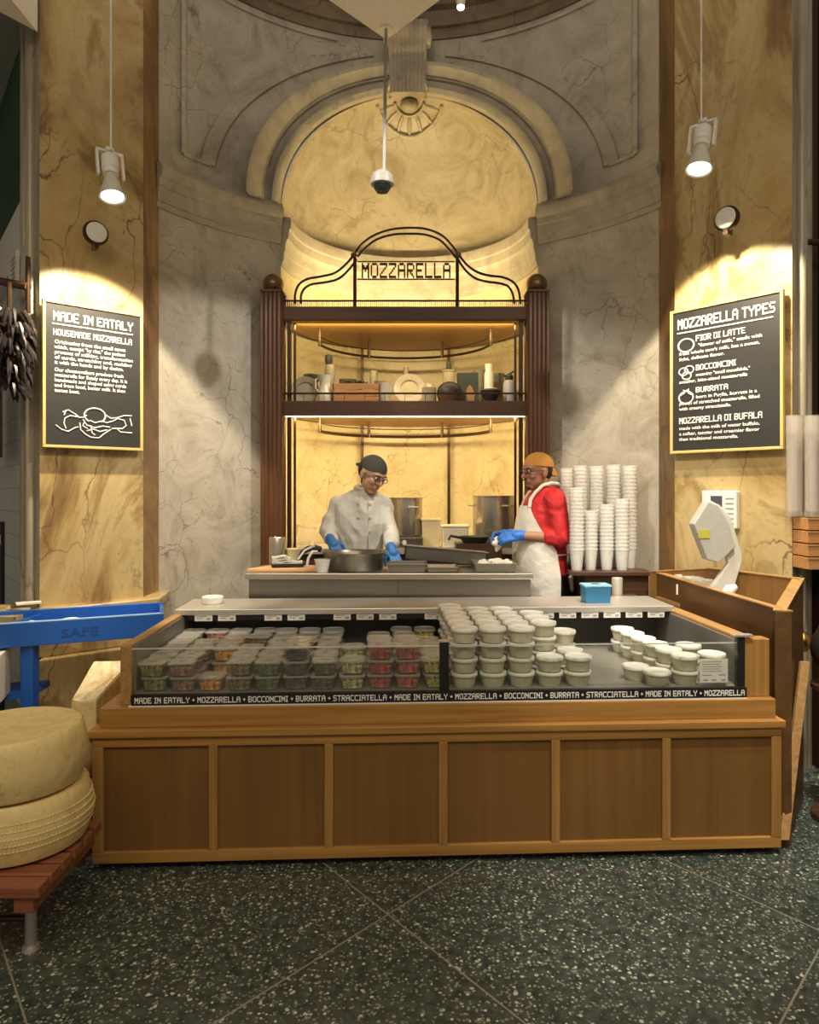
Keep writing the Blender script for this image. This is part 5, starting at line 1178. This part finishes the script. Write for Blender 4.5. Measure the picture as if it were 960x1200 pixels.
def head_parts(par, Hm, glasses=False, hair=True, beard=False, tint=None):
    M3 = Hm.to_3x3().to_4x4()
    for s_ in (-1, 1):
        c = Hm @ Vector((s_*.031, -.0835, .012)); ey = MB().ell(c, (.0135, .008, .0085), M3, 14, 10).build('eye', EYEW, par, smooth=True)
        c = Hm @ Vector((s_*.031, -.0905, .011)); MB().ell(c, (.006, .0035, .006), M3, 12, 8).build('iris', HAIR, ey, smooth=True)
        MB().tube([Hm @ Vector((s_*(.012+.018*k), -.091+.006*(k > 1), .032+.004*(k == 1))) for k in range(3)], .0035, 6).build('eyebrow', HAIR, par)
    MB().ell(Hm @ Vector((0, -.0935, -.053)), (.022, .0045, .0022), M3, 12, 6).build('mouth', mat('lip', (.22,.07,.05), .5), par)
    if glasses:
        m = MB()
        for s_ in (-1, 1):
            m.tube([Hm @ Vector((s_*.032+.021*math.cos(a), -.100, .010+.013*math.sin(a))) for a in [2*math.pi*k/20 for k in range(20)]], .0022, 6, True)
            m.tube([Hm @ Vector((s_*.053, -.100, .012)), Hm @ Vector((s_*.082, -.03, .014)), Hm @ Vector((s_*.082, .02, .006))], .0022, 6)
        m.tube([Hm @ Vector((-.009, -.106, .014)), Hm @ Vector((.009, -.106, .014))], .0022, 6); m.build('glasses', RUB, par)
    if hair:
        m = MB(); m.ell(Hm @ Vector((0, .050, .012)), (.074, .066, .070), M3, 20, 14)
        m.ell(Hm @ Vector((0, -.040, .056)), (.066, .036, .016), M3, 16, 8)
        m.build('hair', HAIR, par, remesh=.005, sm=2)
    if beard:
        m = MB(); m.ell(Hm @ Vector((0, -.098, -.040)), (.026, .007, .005), M3, 14, 8); m.ell(Hm @ Vector((0, -.076, -.093)), (.022, .010, .012), M3, 14, 8)
        m.build('beard', HAIR, par, remesh=.004, sm=2)
def cap_parts(par, Hm, mt, tilt=0, droop=.018):
    M3 = Hm.to_3x3().to_4x4(); R = []
    for i in range(9):
        a = math.radians(88*i/8); z = .040+.094*math.sin(a); rr = math.cos(a)
        R.append([Hm @ (rot(0, tilt) @ Vector((.085*rr*math.cos(t)+0, .014+.106*rr*math.sin(t), z))) for t in [2*math.pi*k/28 for k in range(28)]])
    R2 = [[Hm @ (rot(0, tilt) @ Vector((.081*math.cos(t), .014+.101*math.sin(t), .036))) for t in [2*math.pi*k/28 for k in range(28)]]]
    c_ = MB().rings(R2+R).build('cap', mt, par, smooth=True)
    pts = []
    for k in range(13):
        t = math.radians(20+140*k/12); pts.append((.078*math.cos(t), .014+.100*math.sin(t), .042, .066*math.cos(t), .014+.100*math.sin(t)+.060*math.sin(t)**.6, droop))
    up = [Hm @ (rot(0, tilt) @ Vector(p[:3])) for p in pts]+[Hm @ (rot(0, tilt) @ Vector(p[3:])) for p in pts][::-1]
    up2 = [Hm @ (rot(0, tilt) @ (Vector(p[:3])+Vector((0, 0, .006)))) for p in pts]+[Hm @ (rot(0, tilt) @ (Vector(p[3:])+Vector((0, 0, .006)))) for p in pts][::-1]
    MB().rings([up, up2]).build('brim', mt, c_)
def hand(m, wrist, direc, palmdir, curl=.5, left=False, k=1.0):
    """glove hand: direc = towards the fingers, palmdir = the way the palm faces"""
    w0 = Vector(wrist); d = Vector(direc).normalized(); p = Vector(palmdir); p = (p-d*p.dot(d)).normalized(); s_ = d.cross(p)*(1 if left else -1)
    m.cap(w0, w0+d*.03, .026*k, .030*k, 12)
    for q_ in (-.026, -.009, .009, .026): m.cap(w0+d*.02+s_*q_*.8, w0+d*.085+s_*q_, .015*k, .0125*k, 10)
    for q_, L in ((-.029, .060), (-.010, .076), (.010, .082), (.029, .072)):
        a = w0+d*.088+s_*q_; dirv = d.copy(); segs = (L*.45, L*.32, L*.26); rr = .0102
        for i, sl in enumerate(segs):
            ang = curl*(.6+.5*i); dirv = (dirv*math.cos(ang)+p*math.sin(ang)).normalized(); pp_ = (p*math.cos(ang)-d*0).normalized()
            b2 = a+dirv*sl; m.cap(a, b2, rr*k, (rr-.001)*k, 8); a = b2; rr -= .001
    a = w0+d*.025+s_*.030; b2 = a+(d*.6+s_*.6+p*.4).normalized()*.040; c2 = b2+(d*.85+s_*.1+p*.5).normalized()*.034; m.cap(a, b2, .014*k, .012*k, 10); m.cap(b2, c2, .0115*k, .0095*k, 10)
def ringloft(m, rs, n=28, e=.85):
    """rs: (cx,cy,z,rx,ry,rotz)"""
    R = []
    for cx_, cy_, z, rx, ry, rz in rs:
        ring = []
        for j in range(n):
            a = 2*math.pi*j/n; c_, s_ = math.cos(a), math.sin(a); x = rx*math.copysign(abs(c_)**e, c_); y = ry*math.copysign(abs(s_)**e, s_)
            ring.append((cx_+x*math.cos(rz)-y*math.sin(rz), cy_+x*math.sin(rz)+y*math.cos(rz), z))
        R.append(ring)
    m.rings(R)
# ---- man in white
P = Vector((-.335, 4.70, 0)); L_ = lambda x, y, z: (x-P.x, y-P.y, z)
r = thing('person', 'person in white chef jacket and dark backwards cap, head bowed, blue gloves', 'person', P)
Hm = Matrix.Translation((-.245-P.x, 4.60-P.y, 1.612)) @ Matrix.Rotation(math.radians(42), 4, 'Z') @ Matrix.Rotation(math.radians(27), 4, 'X') @ Matrix.Rotation(math.radians(8), 4, 'Y')
skin = MB(); head_prims(skin, Hm)
shL, shR = (-.138, -.005, 1.418), (.150, -.005, 1.425)
elL, elR = (-.215, -.03, 1.25), (.215, -.06, 1.24)
wrL, wrR = (-.158, -.285, 1.195), (.226, -.40, 1.150)
skin.cap((.045, -.01, 1.46), (.075, -.055, 1.55), .054, .050, 16)
ringloft(skin, [(0,.0,1.0,.14,.10,0), (0,0,1.15,.145,.10,0), (0,0,1.32,.165,.11,0), (0,0,1.44,.15,.09,0), (.02,0,1.49,.07,.06,0)])
for a, b_, c_ in ((shL, elL, wrL), (shR, elR, wrR)): skin.cap(a, b_, .046, .038); skin.cap(b_, c_, .037, .024)
ringloft(skin, [(0,.02,.80,.15,.11,0), (0,.01,.92,.165,.12,0), (0,0,1.02,.14,.10,0)])
for s_ in (-1, 1): skin.cap((s_*.085, .02, .88), (s_*.10, .02, .48), .078, .052); skin.cap((s_*.10, .02, .48), (s_*.105, .04, .09), .050, .036); skin.cap((s_*.105, .05, .05), (s_*.115, -.09, .04), .040, .034)
hand(skin, wrL, (.35, -.35, -.55), (.2, .3, -1), .45, True, .92); hand(skin, wrR, (.25, -.45, -.65), (0, .5, -.8), .25, False, .92)
body = skin.build('body', SKIN, r, remesh=.0055, sm=3)
head_parts(r, Hm, glasses=True); cap_parts(r, Hm, CAPD, -.10)
coat = MB()
ringloft(coat, [(.01,.0,.86,.185,.135,0), (.01,0,1.0,.172,.125,0), (.005,0,1.12,.160,.120,0), (0,-.01,1.26,.168,.126,0), (0,-.005,1.38,.180,.124,0), (0,0,1.43,.172,.112,0), (.01,.0,1.47,.140,.096,0), (.025,-.006,1.505,.098,.080,.1), (.045,-.014,1.535,.068,.068,.2)])
for a, b_, c_, t_ in ((shL, elL, wrL, .80), (shR, elR, wrR, .72)):
    a, b_, c_ = Vector(a), Vector(b_), Vector(c_); e_ = b_+(c_-b_)*t_; coat.cap(a, b_, .064, .054, 16); coat.cap(b_, e_, .054, .044, 16); coat.cap(e_-(c_-b_)*.16, e_, .047, .050, 16)
cobj = coat.build('chef_jacket', COAT, r, remesh=.007, sm=4, wrinkle=(.015, 9, 5))
m = MB(); m.tube([(.04+.066*math.cos(a), -.015+.064*math.sin(a), 1.532+.014*math.sin(a)) for a in [math.radians(-75+330*k/20) for k in range(21)]], .014, 10); m.build('collar', COAT, r, smooth=True)
m = MB()
for k, z in enumerate((1.42, 1.33, 1.24)): 
    for x in (-.02, .055): m.ell((x+.02, -.127+.012*(k == 0), z), (.009, .006, .009))
m.build('jacket_buttons', GREYP, r)
m = MB(); m.rings([[(.062, -.118-.006*(1-abs(z-1.27)/.2), z), (.066, -.124-.010*(1-abs(z-1.27)/.2), z), (.070, -.116-.006*(1-abs(z-1.27)/.2), z)] for z in [1.44-.035*k for k in range(11)]]); m.build('jacket_placket', COAT, r, smooth=True)
for w_, dv_, pd, lf, cu in ((wrL, (.35, -.35, -.55), (.2, .3, -1), True, .45), (wrR, (.25, -.45, -.65), (0, .5, -.8), False, .25)):
    m = MB(); hand(m, w_, dv_, pd, cu, lf, 1.05); w0 = Vector(w_); dn = Vector(dv_).normalized(); m.cap(w0-dn*.02, w0+dn*.02, .031, .030); m.build('glove', BLUED, r, remesh=.004, sm=1)
m = MB(); ringloft(m, [(0,.02,.80,.17,.13,0), (0,.01,.90,.175,.135,0), (0,0,.98,.155,.115,0)])
for s_ in (-1, 1): m.cap((s_*.085, .02, .88), (s_*.10, .02, .48), .092, .070); m.cap((s_*.10, .02, .48), (s_*.105, .04, .13), .070, .058)
m.build('trousers', PANTS, r, remesh=.009, sm=2)
for s_ in (-1, 1): MB().cap((s_*.105, .06, .052), (s_*.118, -.11, .045), .050, .042).build('shoe', RUB, r, remesh=.007)

# ---- man in red
P = Vector((.875, 4.66, 0))
r = thing('person', 'person in red long-sleeved shirt, white apron and orange backwards cap, holding curd', 'person', P)
Hm = Matrix.Translation((-.030, -.02, 1.600)) @ Matrix.Rotation(math.radians(-66), 4, 'Z') @ Matrix.Rotation(math.radians(6), 4, 'X')
skin = MB(); head_prims(skin, Hm, 1.0)
shN, shF = (.055, -.165, 1.425), (.035, .165, 1.43)
elN, elF = (.090, -.205, 1.185), (.03, .20, 1.19)
wrN, wrF = (-.160, -.175, 1.200), (-.20, .06, 1.19)
skin.cap((.035, 0, 1.45), (-.005, -.01, 1.545), .057, .054, 16)
ringloft(skin, [(0,0,.82,.13,.16,0), (-.01,0,1.0,.135,.15,0), (-.01,0,1.2,.12,.15,0), (.02,0,1.38,.11,.165,0), (.03,0,1.46,.085,.12,0), (.03,0,1.50,.06,.07,0)])
for a, b_, c_ in ((shN, elN, wrN), (shF, elF, wrF)): skin.cap(a, b_, .052, .043); skin.cap(b_, c_, .043, .028)
for s_ in (-1, 1): skin.cap((0, s_*.085, .90), (0, s_*.10, .48), .085, .056); skin.cap((0, s_*.10, .48), (.02, s_*.105, .09), .053, .038); skin.cap((.03, s_*.105, .05), (-.12, s_*.115, .04), .042, .036)
hN = ((-1, -.10, -.10), (.1, .75, -.6)); hF = ((-.95, -.25, -.05), (.1, -.7, -.6))
hand(skin, wrN, *hN, .72, False, .95); hand(skin, wrF, *hF, .72, True, .95)
skin.build('body', SKIN2, r, remesh=.0055, sm=3)
head_parts(r, Hm, glasses=True, beard=True); cap_parts(r, Hm, CAPO, -.16, -.015)
sh = MB()
ringloft(sh, [(.02,0,.94,.155,.19,0), (.0,0,1.06,.160,.182,0), (-.005,0,1.18,.150,.178,0), (.012,0,1.32,.140,.188,0), (.025,0,1.41,.125,.185,0), (.03,0,1.465,.095,.135,0), (.028,0,1.505,.066,.076,0)])
for a, b_, c_, t_ in ((shN, elN, wrN, .30), (shF, elF, wrF, .30)):
    a, b_, c_ = Vector(a), Vector(b_), Vector(c_); e_ = b_+(c_-b_)*t_; sh.cap(a, b_, .070, .060, 16); sh.cap(b_, e_, .058, .052, 16)
sh.build('red_shirt', RED, r, remesh=.007, sm=4, wrinkle=(.010, 11, 9))
# apron: shell wrapped round the front (-x side)
def torso(z):
    T = [(.70,.02,.155,.190), (.94,.02,.170,.204), (1.06,0,.175,.197), (1.18,-.005,.165,.193), (1.32,.012,.156,.201), (1.40,.023,.140,.198)]
    for i in range(len(T)-1):
        if z <= T[i+1][0]:
            k = (z-T[i][0])/(T[i+1][0]-T[i][0]); k = max(0, k); return [T[i][j]*(1-k)+T[i+1][j]*k for j in (1, 2, 3)]
    return T[-1][1:]
outer, inner = [], []
for i in range(25):
    z = .56+(1.385-.56)*i/24; cx_, rx, ry = torso(max(.70, z)); ha = math.radians(112 if z < 1.10 else 112-(z-1.10)/.285*72)
    fl = .02*max(0, .95-z)
    ro, ri_ = [], []
    for j in range(25):
        a = math.pi-ha+2*ha*j/24; wv = .006*math.sin(a*9)*max(0, 1.15-z)*1.6
        ro.append((cx_+(rx+.012+fl+wv)*math.cos(a), (ry+.012+fl+wv)*math.sin(a), z)); ri_.append((cx_+(rx+.007+fl+wv)*math.cos(a), (ry+.007+fl+wv)*math.sin(a), z))
    outer.append(ro+ri_[::-1])
ap = MB().rings(outer).build('apron', APRON, r, smooth=True)
top = outer[-1]; m = MB()
for s_, pt in ((-1, top[24]), (1, top[0])):
    q0 = Vector(pt) if True else None
    ys_ = q0.y
    k_ = 1 if ys_ > 0 else -1
    pts = [q0+Vector((0, 0, -.01)), Vector((-.086, k_*.112, 1.425)), Vector((-.055, k_*.108, 1.470)), Vector((-.004, k_*.090, 1.515)), Vector((.055, k_*.082, 1.530)), Vector((.10, k_*.05, 1.525)), Vector((.115, 0, 1.52))]
    m.tube(pts, .012, 8)
m.build('neck_strap', APRON, ap, smooth=True)
m = MB(); cx_, rx, ry = torso(1.08); m.tube([(cx_+(rx+.006)*math.cos(a), (ry+.006)*math.sin(a), 1.075) for a in [2*math.pi*k/32 for k in range(32)]], .006, 6, True); m.build('waist_tie', APRON, ap, smooth=True)
for w_, (dv_, pd), lf in ((wrN, hN, False), (wrF, hF, True)):
    m = MB(); hand(m, w_, dv_, pd, .72, lf, 1.10); w0 = Vector(w_); dn = Vector(dv_).normalized(); m.cap(w0-dn*.008, w0+dn*.03, .035, .034); m.build('glove', mat('bright_blue_glove', (.02,.16,.60), .4) if not lf else bpy.data.materials['bright_blue_glove'], r, remesh=.004, sm=1)
m = MB(); ringloft(m, [(.0,0,.80,.14,.17,0), (.0,0,.92,.15,.18,0), (.0,0,1.0,.14,.165,0)])
for s_ in (-1, 1): m.cap((0, s_*.085, .88), (0, s_*.10, .48), .10, .075); m.cap((0, s_*.10, .48), (.02, s_*.105, .13), .075, .062)
m.build('trousers', PANTS, r, remesh=.009, sm=2)
for s_ in (-1, 1): MB().cap((.04, s_*.105, .052), (-.13, s_*.115, .045), .050, .042).build('shoe', RUB, r, remesh=.007)
m = MB().cap((.165, -.13, .93), (.175, -.12, .85), .018, .014).build('key_ring', STEEL, r, smooth=True)
r.scale = (1.02,)*3
o = thing('held_curd', 'lump of stretched white curd hanging from the blue gloves', 'curd', P+Vector((-.30, -.12, 1.175)))
m = MB(); rr = random.Random(9)
for k in range(8): m.ell((rr.uniform(-.03, .03), rr.uniform(-.03, .03), rr.uniform(-.01, .04)), (.026, .02, .02), None, 8, 6)
m.cap((-.02, 0, 0), (-.01, .0, -.055), .014, .008); m.cap((.02, .0, .0), (.005, 0, -.04), .014, .010); m.build('curd_mass', CURD, o, remesh=.005, sm=2)
